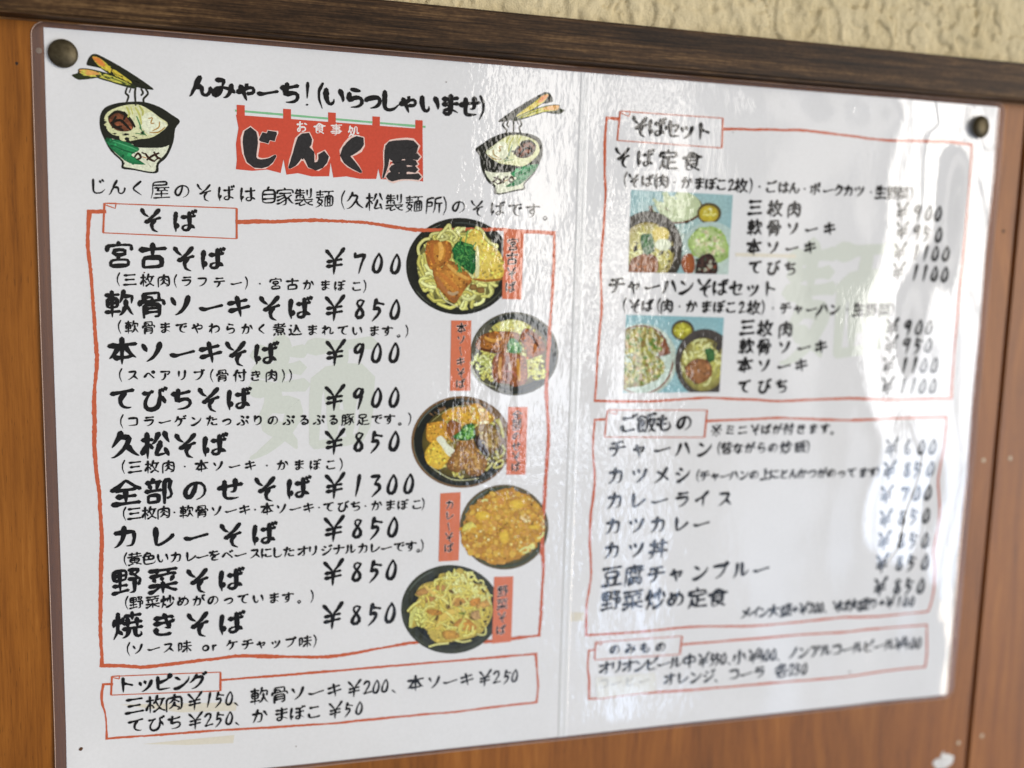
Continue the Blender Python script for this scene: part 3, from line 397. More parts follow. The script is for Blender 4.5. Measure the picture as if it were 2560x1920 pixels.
def glyph(G,ch,weight,rng=None,slant=.10):
    """list of (outline, n) in em units (-.5...5)"""
    st=OV.get(ch) or G[ch]
    ink=sum(np.linalg.norm(np.diff(np.array(s,float),axis=0),axis=1).sum() for s in st)
    w=weight*90
    if ch in THIN: w*=.62
    elif ch in OV: pass
    else: w*=min(1.12,max(.58,(330/max(ink,1))**.44))
    out=[]
    for s in st:
        p=np.array(s,float)
        if rng is not None: p=p+rng.normal(0,.5,p.shape)
        p=(p-45)
        p[:,1]+=p[:,0]*(slant if ch not in THIN else 0)
        o,n=ribbon(p,w,rng=rng)
        out.append((o/90,n))
    return out

GL = {ch: [[(s[i], s[i + 1]) for i in range(0, len(s), 2)] for s in st] for ch, st in STROKES.items()}
rng = np.random.default_rng(7)
# ------------------------------------------------------------------ helpers
def lin(c): return tuple((v / 255 / 12.92) if v / 255 <= .04045 else ((v / 255 + .055) / 1.055) ** 2.4 for v in c[:3])
def tag(o, label=None, cat=None, group=None, kind=None):
    for k, v in (('label', label), ('category', cat), ('group', group), ('kind', kind)):
        if v: o[k] = v
    return o
def empty(name, loc):
    o = bpy.data.objects.new(name, None); C.objects.link(o); o.location = loc; o.empty_display_size = 0.02
    return o
def wpos(o):
    p = Vector(o.location)
    while o.parent: o = o.parent; p += Vector(o.location)
    return p
def mesh(name, V, F, mat, parent=None, normals=None, cols=None, smooth=False):
    me = bpy.data.meshes.new(name)
    V = np.asarray(V, float)
    off = np.array(wpos(parent)) if parent is not None else np.zeros(3)
    me.from_pydata((V - off).tolist(), [], [list(f) for f in F]); me.update()
    if mat is not None: me.materials.append(mat)
    if cols is not None:
        ca = me.color_attributes.new('Col', 'FLOAT_COLOR', 'POINT')
        cc = np.ones((len(V), 4), np.float32); cc[:, :3] = cols; ca.data.foreach_set('color', cc.ravel())
    if smooth or normals is not None:
        me.polygons.foreach_set('use_smooth', np.ones(len(me.polygons), bool))
    if normals is not None: me.normals_split_custom_set_from_vertices([tuple(n) for n in normals])
    o = bpy.data.objects.new(name, me); C.objects.link(o)
    if parent is not None: o.parent = parent
    return o
def sstep(v, a, b):
    t = np.clip((v - a) / (b - a), 0, 1); return t * t * (3 - 2 * t)
# height of the laminated sheet over its flat position, mm, x and z in mm
def hgt(x, z):
    x = np.asarray(x, float); z = np.asarray(z, float)
    h = 0.25 * np.sin(x / 43.0 + 0.8) * np.cos(z / 61.0) + 0.12 * np.sin(x / 17.0 + z / 29.0)
    s = sstep(x, 130, 172)
    h = h + s * (0.40 * np.sin((x - 128) / 9.5 + 0.45 * np.sin(z / 27.0)) + 0.22 * np.sin(z / 12.0 + x / 21.0))
    h = h + 0.9 * np.exp(-((x - 176) / 13.0) ** 2 - ((z - 38) / 30.0) ** 2)
    h = h + 0.8 * np.exp(-((x - 168) / 16.0) ** 2 - ((z + 22) / 20.0) ** 2)
    h = h + 0.7 * np.exp(-((x - 196) / 7.0) ** 2 - ((z - 95) / 30.0) ** 2)
    h = h - 0.9 * np.exp(-((x - 201) ** 2 + (z - 138) ** 2) / 130.0) - 0.5 * np.exp(-((x + 204) ** 2 + (z - 139) ** 2) / 130.0)
    h = h + 0.9 * np.exp(-((x + 206) / 12.0) ** 2 - ((z + 142) / 12.0) ** 2)
    h = h + 0.16 * np.exp(-((z - 141) / 5.0) ** 2) * np.sin(x / 6.0) * sstep(x, -20, 60)
    h = h + 0.8 * np.exp(-((z + 149) / 16.0) ** 2) * (0.55 + 0.45 * np.sin(x / 52.0 + 1.1)) + 0.35 * np.exp(-((x + 211) / 9.0) ** 2) * (0.5 + 0.5 * np.sin(z / 34.0))
    return np.maximum(h, -0.8)
def hnrm(x, z):
    d = 0.05
    gx = (hgt(np.add(x, d), z) - hgt(np.subtract(x, d), z)) / (2 * d); gz = (hgt(x, np.add(z, d)) - hgt(x, np.subtract(z, d))) / (2 * d)
    n = np.stack([-gx, -np.ones_like(gx), -gz], -1)
    return n / np.linalg.norm(n, axis=-1, keepdims=True)
def sheet(name, P, F, E, mat, parent, cols=None, auto=False):
    """mesh lying on the sheet: P (n,2) mm, E height over the paper in mm"""
    P = np.asarray(P, float); E = np.broadcast_to(np.asarray(E, float), (len(P),))
    out = []
    for f in F:
        q = P[list(f)]; a = 0.5 * np.sum(q[:, 0] * np.roll(q[:, 1], -1) - np.roll(q[:, 0], -1) * q[:, 1])
        out.append(list(f) if a > 0 else list(f)[::-1])
    V = np.stack([P[:, 0], -(hgt(P[:, 0], P[:, 1]) + E), P[:, 1]], 1) / 1000.0
    return mesh(name, V, out, mat, parent, normals=None if auto else hnrm(P[:, 0], P[:, 1]), cols=cols, smooth=True)
def gridquad(q, nu, nv):
    q = np.asarray(q, float); u = np.linspace(0, 1, nu + 1); v = np.linspace(0, 1, nv + 1)
    U, Vv = np.meshgrid(u, v); U = U[..., None]; Vv = Vv[..., None]
    P = (q[0] * (1 - U) + q[1] * U) * (1 - Vv) + (q[3] * (1 - U) + q[2] * U) * Vv
    F = [(j * (nu + 1) + i, j * (nu + 1) + i + 1, (j + 1) * (nu + 1) + i + 1, (j + 1) * (nu + 1) + i) for j in range(nv) for i in range(nu)]
    return P.reshape(-1, 2), F
# ------------------------------------------------------------------ materials
def newmat(name):
    m = bpy.data.materials.new(name); m.use_nodes = True; t = m.node_tree
    return m, t, t.nodes['Principled BSDF']
def noise(t, vec, scale, detail=2.0, rough=0.5, dims='3D'):
    n = t.nodes.new('ShaderNodeTexNoise'); n.inputs['Scale'].default_value = scale; n.inputs['Detail'].default_value = detail; n.inputs['Roughness'].default_value = rough
    t.links.new(vec, n.inputs['Vector']); return n.outputs[0]
def pos(t, sx=1, sy=1, sz=1):
    g = t.nodes.new('ShaderNodeNewGeometry'); m = t.nodes.new('ShaderNodeVectorMath'); m.operation = 'MULTIPLY'
    t.links.new(g.outputs['Position'], m.inputs[0]); m.inputs[1].default_value = (sx, sy, sz); return m.outputs[0]
def ramp(t, fac, stops):
    r = t.nodes.new('ShaderNodeValToRGB'); e = r.color_ramp.elements
    while len(e) < len(stops): e.new(0.5)
    for i, (p, c) in enumerate(stops): e[i].position = p; e[i].color = (*c, 1)
    t.links.new(fac, r.inputs[0]); return r.outputs[0]
def math_(t, op, a, b):
    n = t.nodes.new('ShaderNodeMath'); n.operation = op
    for i, v in enumerate((a, b)):
        if isinstance(v, (int, float)): n.inputs[i].default_value = v
        else: t.links.new(v, n.inputs[i])
    return n.outputs[0]
def filmbump(t):
    n1 = noise(t, pos(t, 480, 1, 260), 1.0, 1.5, 0.5)
    n2 = noise(t, pos(t, 110, 1, 50), 1.0, 1.0)
    g = t.nodes.new('ShaderNodeNewGeometry'); sp = t.nodes.new('ShaderNodeSeparateXYZ'); t.links.new(g.outputs['Position'], sp.inputs[0])
    mr = t.nodes.new('ShaderNodeMapRange'); mr.interpolation_type = 'SMOOTHSTEP'; t.links.new(sp.outputs[0], mr.inputs[0])
    for i, v in enumerate((0.035, 0.115, 1.0, 0.16)): mr.inputs[i + 1].default_value = v    # the film is pebbled in the middle and smooth towards the right
    pz = t.nodes.new('ShaderNodeMapRange'); pz.interpolation_type = 'SMOOTHSTEP'; t.links.new(noise(t, pos(t, 22, 1, 14), 1.0, 1.0), pz.inputs[0])
    for i, v in enumerate((0.38, 0.60, 0.25, 1.0)): pz.inputs[i + 1].default_value = v
    hsum = math_(t, 'ADD', math_(t, 'MULTIPLY', math_(t, 'MULTIPLY', n1, mr.outputs[0]), pz.outputs[0]), math_(t, 'MULTIPLY', math_(t, 'MULTIPLY', n2, 1.1), mr.outputs[0]))
    b = t.nodes.new('ShaderNodeBump'); b.inputs['Strength'].default_value = 1.0; b.inputs['Distance'].default_value = 0.00013
    t.links.new(hsum, b.inputs['Height']); return b.outputs[0]
def coat(t, b):
    b.inputs['Coat Weight'].default_value = 1.0; b.inputs['Coat Roughness'].default_value = 0.012; b.inputs['Coat IOR'].default_value = 1.5
    b.inputs['Roughness'].default_value = 0.75; b.inputs['Specular IOR Level'].default_value = 0.1
    t.links.new(filmbump(t), b.inputs['Coat Normal'])
def printmat(name, col, mott=0.05):
    m, t, b = newmat(name); coat(t, b)
    n = noise(t, pos(t, 900, 900, 900), 1.0, 3.0, 0.6)
    c = lin(col)
    t.links.new(ramp(t, n, [(0.3, tuple(v * (1 - mott) for v in c)), (0.7, tuple(min(1, v * (1 + mott)) for v in c))]), b.inputs['Base Color'])
    return m
def vcolmat(name):
    m, t, b = newmat(name); coat(t, b)
    a = t.nodes.new('ShaderNodeVertexColor'); a.layer_name = 'Col'
    n = noise(t, pos(t, 1100, 1100, 1100), 1.0, 4.0, 0.7)
    mx = t.nodes.new('ShaderNodeMix'); mx.data_type = 'RGBA'; mx.blend_type = 'MULTIPLY'; mx.inputs[0].default_value = 1.0
    t.links.new(a.outputs[0], mx.inputs[6]); t.links.new(ramp(t, n, [(0.25, (0.72, 0.70, 0.66)), (0.75, (1.25, 1.24, 1.2))]), mx.inputs[7])
    t.links.new(mx.outputs[2], b.inputs['Base Color']); return m
m_paper, t, b = newmat('laminated_paper'); coat(t, b)
n = math_(t, 'ADD', math_(t, 'MULTIPLY', noise(t, pos(t, 1, 1, 1), 700.0, 4.0, 0.65), 0.6), math_(t, 'MULTIPLY', noise(t, pos(t, 1, 1, 1), 40.0, 2.0), 0.4))
t.links.new(ramp(t, n, [(0.3, (0.735, 0.73, 0.715)), (0.7, (0.80, 0.795, 0.785))]), b.inputs['Base Color'])
m_ink = printmat('black_brush_ink', (26, 25, 25), 0.2)
m_ink2 = printmat('grey_print_ink', (48, 46, 46), 0.2)
m_redline = printmat('vermilion_frame_ink', (198, 98, 64), 0.12)
m_tag = printmat('vermilion_label_ink', (214, 120, 86), 0.05)
m_red = printmat('red_curtain_ink', (206, 80, 58), 0.06)
m_green = printmat('pale_green_rod_ink', (130, 190, 140))
m_white = printmat('white_print', (236, 230, 224))
m_pinkw = printmat('pale_outline_print', (236, 205, 192))
m_wm = printmat('pale_green_watermark_ink', (213, 217, 205), 0.03)
m_faint = printmat('faint_grey_ink', (190, 190, 184), 0.05)
m_tape = printmat('yellowed_tape', (222, 215, 196), 0.04)
m_strip = printmat('white_correction_tape', (226, 225, 216), 0.03)
m_speck = printmat('brown_speck', (96, 66, 46))
m_fold = printmat('milky_fold_film', (224, 224, 222), 0.02)
m_photo = vcolmat('printed_photo')
# clear film border
m_film, t, b = newmat('clear_film')
b.inputs['Base Color'].default_value = (0.72, 0.54, 0.50, 1); b.inputs['Roughness'].default_value = 0.5; b.inputs['Specular IOR Level'].default_value = 0.0
gl = t.nodes.new('ShaderNodeBsdfGlossy'); gl.inputs['Roughness'].default_value = 0.02
tr = t.nodes.new('ShaderNodeBsdfTransparent'); tr.inputs[0].default_value = (0.97, 0.95, 0.98, 1)
fr = t.nodes.new('ShaderNodeFresnel'); fr.inputs[0].default_value = 1.5
nb = filmbump(t); t.links.new(nb, gl.inputs['Normal']); t.links.new(nb, fr.inputs['Normal'])
m1 = t.nodes.new('ShaderNodeMixShader'); m1.inputs[0].default_value = 0.13
t.links.new(tr.outputs[0], m1.inputs[1]); t.links.new(b.outputs[0], m1.inputs[2])
m2 = t.nodes.new('ShaderNodeMixShader'); t.links.new(fr.outputs[0], m2.inputs[0]); t.links.new(m1.outputs[0], m2.inputs[1]); t.links.new(gl.outputs[0], m2.inputs[2])
t.links.new(m2.outputs[0], t.nodes['Material Output'].inputs[0])
m_rim, t, b = newmat('film_edge'); b.inputs['Base Color'].default_value = (0.52, 0.34, 0.24, 1); b.inputs['Roughness'].default_value = 0.25
# wood panel
def woodpanel(name, seed):
    m, t, b = newmat(name)
    p = pos(t, 1, 1, 1)
    ad = t.nodes.new('ShaderNodeVectorMath'); ad.operation = 'ADD'; ad.inputs[1].default_value = (seed, 0, seed * .7); t.links.new(p, ad.inputs[0])
    def mp(sx, sz):
        k = t.nodes.new('ShaderNodeVectorMath'); k.operation = 'MULTIPLY'; k.inputs[1].default_value = (sx, 1, sz); t.links.new(ad.outputs[0], k.inputs[0]); return k.outputs[0]
    warp = noise(t, mp(14, 5), 1.0, 2.0)
    wv = t.nodes.new('ShaderNodeVectorMath'); wv.operation = 'ADD'
    cx = t.nodes.new('ShaderNodeCombineXYZ'); t.links.new(math_(t, 'MULTIPLY', warp, 9.0), cx.inputs[0]); t.links.new(mp(150, 9), wv.inputs[0]); t.links.new(cx.outputs[0], wv.inputs[1])
    g1 = noise(t, wv.outputs[0], 1.0, 4.0, 0.6)
    g2 = noise(t, mp(900, 30), 1.0, 3.0, 0.6)
    g3 = noise(t, mp(2300, 120), 1.0, 2.0, 0.5)
    v = math_(t, 'ADD', math_(t, 'MULTIPLY', g1, 0.55), math_(t, 'ADD', math_(t, 'MULTIPLY', g2, 0.30), math_(t, 'MULTIPLY', g3, 0.15)))
    c = ramp(t, v, [(0.32, lin((104, 58, 16))), (0.45, lin((136, 80, 24))), (0.56, lin((152, 92, 30))), (0.70, lin((174, 112, 46)))])
    pore = t.nodes.new('ShaderNodeMapRange'); t.links.new(noise(t, mp(2600, 170), 1.0, 1.0), pore.inputs[0])
    for i, k in enumerate((0.66, 0.74, 1.0, 0.55)): pore.inputs[i + 1].default_value = k
    stain = t.nodes.new('ShaderNodeMapRange'); t.links.new(noise(t, mp(16, 7), 1.0, 4.0, 0.6), stain.inputs[0])
    for i, k in enumerate((0.35, 0.65, 0.86, 1.08)): stain.inputs[i + 1].default_value = k
    pm = t.nodes.new('ShaderNodeVectorMath'); pm.operation = 'SCALE'; t.links.new(c, pm.inputs[0]); t.links.new(math_(t, 'MULTIPLY', pore.outputs[0], stain.outputs[0]), pm.inputs[3]); c = pm.outputs[0]
    t.links.new(c, b.inputs['Base Color']); b.inputs['Roughness'].default_value = 0.42; b.inputs['Specular IOR Level'].default_value = 0.30
    bp = t.nodes.new('ShaderNodeBump'); bp.inputs['Distance'].default_value = 0.00004; bp.inputs['Strength'].default_value = 0.7
    t.links.new(math_(t, 'ADD', g2, g3), bp.inputs['Height']); t.links.new(bp.outputs[0], b.inputs['Normal'])
    return m
m_wood = woodpanel('orange_wood_grain', 0.0); m_wood2 = woodpanel('orange_wood_grain_side', 3.1)
m_trim, t, b = newmat('dark_stained_wood')
g1 = noise(t, pos(t, 9, 200, 420), 1.0, 4.0, 0.6); g2 = noise(t, pos(t, 70, 900, 1900), 1.0, 3.0, 0.6); g3 = noise(t, pos(t, 25, 25, 25), 1.0, 2.0); g4 = noise(t, pos(t, 500, 900, 900), 1.0, 2.0)
v = math_(t, 'ADD', math_(t, 'MULTIPLY', g1, 0.42), math_(t, 'ADD', math_(t, 'MULTIPLY', g2, 0.34), math_(t, 'ADD', math_(t, 'MULTIPLY', g3, 0.16), math_(t, 'MULTIPLY', g4, 0.12))))
t.links.new(ramp(t, v, [(0.38, lin((26, 16, 8))), (0.48, lin((48, 33, 19))), (0.56, lin((72, 51, 31))), (0.66, lin((116, 88, 56)))]), b.inputs['Base Color'])
b.inputs['Roughness'].default_value = 0.5; b.inputs['Specular IOR Level'].default_value = 0.16
bp = t.nodes.new('ShaderNodeBump'); bp.inputs['Distance'].default_value = 0.0001; t.links.new(math_(t, 'ADD', g1, g2), bp.inputs['Height']); t.links.new(bp.outputs[0], b.inputs['Normal'])
m_bead, t, b = newmat('worn_edge_bead'); b.inputs['Roughness'].default_value = 0.45
t.links.new(ramp(t, noise(t, pos(t, 60, 400, 400), 1.0, 3.0), [(0.35, lin((88, 54, 24))), (0.65, lin((150, 108, 62)))]), b.inputs['Base Color'])
m_plaster, t, b = newmat('cream_plaster'); b.inputs['Roughness'].default_value = 0.85
n1 = noise(t, pos(t, 1, 1, 1), 34.0, 5.0, 0.65); n2 = noise(t, pos(t, 1, 1, 1), 1300.0, 3.0, 0.6)
v = math_(t, 'ADD', math_(t, 'MULTIPLY', n1, 0.6), math_(t, 'MULTIPLY', n2, 0.4))
t.links.new(ramp(t, v, [(0.3, lin((196, 178, 134))), (0.7, lin((226, 210, 170)))]), b.inputs['Base Color'])
bp = t.nodes.new('ShaderNodeBump'); bp.inputs['Distance'].default_value = 0.0005; t.links.new(n2, bp.inputs['Height']); t.links.new(bp.outputs[0], b.inputs['Normal'])
m_brass, t, b = newmat('dull_bronze'); b.inputs['Metallic'].default_value = 0.75; b.inputs['Roughness'].default_value = 0.5; bp = t.nodes.new('ShaderNodeBump'); bp.inputs['Distance'].default_value = 0.00006; t.links.new(noise(t, pos(t, 1, 1, 1), 900.0, 4.0, 0.7), bp.inputs['Height']); t.links.new(bp.outputs[0], b.inputs['Normal'])
t.links.new(ramp(t, noise(t, pos(t, 1, 1, 1), 500.0, 3.0), [(0.3, lin((74, 65, 46))), (0.7, lin((98, 88, 66)))]), b.inputs['Base Color'])
m_nail, t, b = newmat('pale_nail_paint'); b.inputs['Roughness'].default_value = 0.4
t.links.new(ramp(t, noise(t, pos(t, 1, 1, 1), 900.0), [(0.3, lin((178, 158, 124))), (0.7, lin((206, 188, 156)))]), b.inputs['Base Color'])
m_dark, t, b = newmat('dark_gap'); b.inputs['Base Color'].default_value = (0.02, 0.014, 0.01, 1); b.inputs['Roughness'].default_value = 0.9
m_fleck, t, b = newmat('white_paint_fleck'); b.inputs['Roughness'].default_value = 0.5
t.links.new(ramp(t, noise(t, pos(t, 1, 1, 1), 700.0), [(0.3, (0.6, 0.58, 0.54)), (0.7, (0.8, 0.79, 0.76))]), b.inputs['Base Color'])
# ------------------------------------------------------------------ the wall
def fft_noise(ny, nx, sy, sx, seed):
    r = np.random.default_rng(seed); a = r.normal(size=(ny, nx))
    ky = np.fft.fftfreq(ny)[:, None]; kx = np.fft.rfftfreq(nx)[None]
    a = np.fft.irfft2(np.fft.rfft2(a) * np.exp(-2 * (np.pi ** 2) * ((ky * sy) ** 2 + (kx * sx) ** 2)), s=(ny, nx))
    return (a - a.mean()) / a.std()
def plaster_wall():
    xs = np.concatenate([np.linspace(-700, -290, 30)[:-1], np.arange(-290, 420, 0.75), np.linspace(421, 900, 30)])
    zs = np.concatenate([np.arange(160, 262, 0.75), np.linspace(263, 900, 40)])
    nx, nz = len(xs), len(zs)
    a = fft_noise(nz, nx, 3.0, 2.2, 3); c = fft_noise(nz, nx, 1.1, 0.9, 5); d = fft_noise(nz, nx, 7, 6, 9)
    crack = np.exp(-(a / 0.11) ** 2) * (fft_noise(nz, nx, 8, 6, 12) > -0.3)
    H = 0.7 * np.tanh(a * 1.8) + 0.20 * c + 0.4 * d - 2.0 * crack
    Xg, Zg = np.meshgrid(xs, zs)
    V = np.stack([Xg, -(1.6 + H * 0.75), Zg], -1).reshape(-1, 3) / 1000
    F = [(j * nx + i, j * nx + i + 1, (j + 1) * nx + i + 1, (j + 1) * nx + i) for j in range(nz - 1) for i in range(nx - 1)]
    # sides and back, so that the wall has thickness
    k = len(V); bb = np.array([(-700, 60, 160), (900, 60, 160), (900, 60, 900), (-700, 60, 900)]) / 1000
    V = np.vstack([V, bb])
    F += [[k + 1, k, k + 3, k + 2], [k] + [nx * j for j in range(nz)][::1] + [k + 3], [k + 1, k + 2] + [nx * j + nx - 1 for j in range(nz)][::-1],
          [k + 3] + [nx * (nz - 1) + i for i in range(nx)] + [k + 2], [k, k + 1] + [i for i in range(nx)][::-1]]
    o = mesh('plaster_wall', V, F, m_plaster, None, smooth=True)
    tag(o, 'cream yellow plaster wall with a lumpy cracked texture above the dark rail', 'wall')
plaster_wall()
def boxm(name, x0, x1, y0, y1, z0, z1, mat, bev=0.0, parent=None, seg=2):
    bm = bmesh.new(); bmesh.ops.create_cube(bm, size=1.0)
    off = wpos(parent) if parent is not None else Vector((0, 0, 0))
    for v in bm.verts: v.co = Vector(((x0 if v.co.x < 0 else x1) / 1000, (y0 if v.co.y < 0 else y1) / 1000, (z0 if v.co.z < 0 else z1) / 1000)) - off
    if bev: bmesh.ops.bevel(bm, geom=bm.edges[:], offset=bev / 1000, segments=seg, affect='EDGES')
    me = bpy.data.meshes.new(name); bm.to_mesh(me); bm.free(); me.materials.append(mat)
    o = bpy.data.objects.new(name, me); C.objects.link(o)
    if parent is not None: o.parent = parent
    return o
BY = 1.2   # front of the wood panels
def hole(parent, x, z, r):
    a = np.linspace(0, 2 * math.pi, 12, endpoint=False)
    V = [(x, BY - 0.06, z)] + [(x + r * math.cos(k) * (1 + .2 * math.sin(3 * k)), BY - 0.02, z + r * 1.25 * math.sin(k)) for k in a]
    F = [(0, 1 + i, 1 + (i + 1) % 12) for i in range(12)]
    mesh('nail_hole', np.array(V) / 1000, F, m_dark, parent)
pl_ = empty('wood_panel', (-0.18, BY / 1000, -0.5))
tag(pl_, 'wide orange brown wood grain panel that the laminated menu is pinned to', 'wall panel', 'wood grain panels')
boxm('panel_sheet', -600, 227.3, BY, 10, -500, 158, m_wood, 0.5, pl_)
hole(pl_, -219.5, 135, 0.5); hole(pl_, 220.6, 89.8, 0.75)
pr_ = empty('wood_panel', (0.4, BY / 1000, -0.5))
tag(pr_, 'wood grain panel at the right edge of the photo, beyond the dark upright joint', 'wall panel', 'wood grain panels')
boxm('panel_sheet', 229.3, 700, BY, 10, -500, 158, m_wood2, 0.5, pr_)
tag(boxm('backing_board', -600, 700, 10.2, 30, -500, 157, m_dark), 'dark backing board showing only in the thin joint between the two wood panels', 'board')
rail = empty('wooden_rail', (0.0, -0.003, 0.151))
tag(rail, 'dark brown stained wooden rail running across the wall above the menu', 'rail')
boxm('rail_board', -620, 720, -7.0, 12, 151.3, 168.2, m_trim, 0.9, rail, 3)
def bead():
    xs = np.linspace(-620, 720, 300); V = []; F = []; K = 7
    for i, x in enumerate(xs):
        for k in range(K):
            a = math.pi * k / (K - 1)
            w = 0.12 * math.sin(x / 31) + 0.08 * math.sin(x / 7.3)
            V.append((x, BY - (0.7 + w) * math.sin(a) - 0.01, 151.2 - 0.45 - 0.45 * math.cos(a)))
        if i:
            for k in range(K - 1): F.append(((i - 1) * K + k, i * K + k, i * K + k + 1, (i - 1) * K + k + 1))
    mesh('edge_bead', np.array(V) / 1000, F, m_bead, rail, smooth=True)
bead()
# ------------------------------------------------------------------ the laminated menu
menu = empty('laminated_menu', (0, 0, -0.150))
tag(menu, 'wide laminated noodle shop menu with a centre fold, brush lettering, food photos and red frames', 'menu')
def pagemesh(x0, x1):
    nx = int((x1 - x0) / 2.0); nz = 150
    P, F = gridquad([(x0, -148.5), (x1, -148.5), (x1, 148.5), (x0, 148.5)], nx, nz)
    return sheet('page', P, F, 0.0, m_paper, menu)
page = [pagemesh(-210, -2.3), pagemesh(2.3, 210)]
page[0]['label'] = 'left page with the shop curtain, two bowl drawings and five noodle photos'
page[1]['label'] = 'right page with two set meal photos and drinks list'
P, F = gridquad([(-2.3, -148.5), (2.3, -148.5), (2.3, 148.5), (-2.3, 148.5)], 14, 120)
sheet('fold_strip', P, F, 0.02 + 0.20 * np.clip(np.cos(np.pi * P[:, 0] / 4.62) * 2.2, 0, 1) ** 0.7 - 0.06 * np.exp(-(P[:, 0] / 0.8) ** 2), m_fold, menu, auto=True)
def film_border():
    Rr = 5.0; x0, x1, z0, z1 = -214.3, 214.6, -150.4, 150.6
    path = []
    def arc(cx, cz, a0):
        for k in range(13): a = a0 - math.pi / 2 * k / 12; path.append((cx + Rr * math.cos(a), cz + Rr * math.sin(a)))
    def run(p, q, n):
        for k in range(1, n): path.append((p[0] + (q[0] - p[0]) * k / n, p[1] + (q[1] - p[1]) * k / n))
    arc(x0 + Rr, z1 - Rr, math.pi); run((x0 + Rr, z1), (x1 - Rr, z1), 200); arc(x1 - Rr, z1 - Rr, math.pi / 2); run((x1, z1 - Rr), (x1, z0 + Rr), 140)
    arc(x1 - Rr, z0 + Rr, 0); run((x1 - Rr, z0), (x0 + Rr, z0), 200); arc(x0 + Rr, z0 + Rr, -math.pi / 2); run((x0, z0 + Rr), (x0, z1 - Rr), 140)
    O = np.array(path); I = np.stack([np.clip(O[:, 0], -209.9, 209.9), np.clip(O[:, 1], -148.4, 148.4)], 1)
    K = 6; n = len(O); Ps = []; Es = []
    for k in range(K):
        u = k / (K - 1); Ps.append(I * (1 - u) + O * u); Es.append(np.full(n, 0.22 - 0.75 * u ** 1.5))
    P = np.vstack(Ps); E = np.concatenate(Es)
    F = [(k * n + i, k * n + (i + 1) % n, (k + 1) * n + (i + 1) % n, (k + 1) * n + i) for k in range(K - 1) for i in range(n)]
    F = [f for f in F if np.ptp(P[list(f)], axis=0).min() > -1]
    H = hgt(P[:, 0], P[:, 1]); E = np.maximum(E, -0.95 - H)
    sheet('clear_film_border', P, F, E, m_film, menu, auto=True)
    # thin welded edge
    V = []; FF = []; e = np.maximum(-0.53, -0.95 - hgt(O[:, 0], O[:, 1]))
    T = np.roll(O, -1, 0) - np.roll(O, 1, 0); T /= np.linalg.norm(T, axis=1)[:, None]; Nn = np.stack([-T[:, 1], T[:, 0]], 1)
    for i in range(n):
        for k in range(6):
            a = 2 * math.pi * k / 6; q = O[i] + Nn[i] * 0.17 * math.cos(a)
            V.append((q[0], -(hgt(O[i, 0], O[i, 1]) + e[i] + 0.17 * math.sin(a)), q[1]))
    for i in range(n):
        j = (i + 1) % n
        for k in range(6): FF.append((i * 6 + k, j * 6 + k, j * 6 + (k + 1) % 6, i * 6 + (k + 1) % 6))
    mesh('film_edge', np.array(V) / 1000, FF, m_rim, menu, smooth=True)
film_border()
# ---- watermark
def text_geo(items, weight, e0, jitter=True, slant=.10):
    """items: (char, x, z, width mm, height mm)"""
    Ps = []; Fs = []; Es = []; k = 0; lay = 0
    for ch, x, z, sx, sy in items:
        for o, n in glyph(GL, ch, weight, rng if jitter else None, slant):
            q = np.stack([x + o[:, 0] * sx, z + o[:, 1] * sy], 1)
            m = len(q); Ps.append(q); Es.append(np.full(m, e0 + 0.0006 * (lay % 60))); lay += 1
            Lk = list(range(1, n + 1)); Rk = list(range(2 * n + 1, n + 1, -1))
            Fs.append((k, k + Lk[0], k + Rk[0])); Fs.append((k + n + 1, k + Rk[-1], k + Lk[-1]))
            for i in range(n - 1): Fs.append((k + Lk[i], k + Lk[i + 1], k + Rk[i + 1], k + Rk[i]))
            k += m
    return np.vstack(Ps), Fs, np.concatenate(Es)
SMALLK = 'ゃャっッょ'
HIRA = lambda c: 0x3040 <= ord(c) <= 0x30ff and c not in 'ーー'
def scale_of(kind, c):
    if kind == 'price': return 1.0
    if c == 'ー': return 0.84
    if HIRA(c): return 0.97 if kind == 'greeting' else 0.9
    return 1.0
WT = {'greeting': 0.145, 'slogan': 0.082, 'heading_text': 0.118, 'dish_name': 0.126, 'dish_note': 0.118, 'price': 0.112, 'set_option': 0.122, 'topping_line': 0.10, 'drink_line': 0.10, 'faded_text': 0.09}
for (pg, kind, s, Xs, z0, z1, sx, sy) in TEXTS:
    items = []
    for c, x in zip(s, Xs):
        z = z0 + (z1 - z0) * (x - Xs[0]) / (Xs[-1] - Xs[0] + 1e-9)
        k = scale_of(kind, c); hx = sx * k; hy = sx * k
        if kind == 'price': hx = hy = (sy if c == '¥' else sx) * (1.0)
        elif c.isdigit() or c == '¥': hx = hy = sx * 0.92
        items.append((c, x, z, hx * 1.02, hy))
    P, F, E = text_geo(items, WT[kind] * (0.93 if pg == 1 and kind == 'dish_name' else 1.12 if pg == 1 else 1.0), 0.16)
    nm = kind
    sheet(nm, P, F, E, {'faded_text': m_faint}.get(kind, m_ink), page[pg])
# ---- watermark characters and blocks printed pale behind the text
def wm(pg, cx, cz, size):
    P, F, E = text_geo([('麺', cx, cz, size, size)], 0.12, 0.03, True)
    sheet('watermark', P, F, E, m_wm, page[pg])
wm(0, -113.0, 10.0, 58); wm(1, 130.0, 52.0, 68)
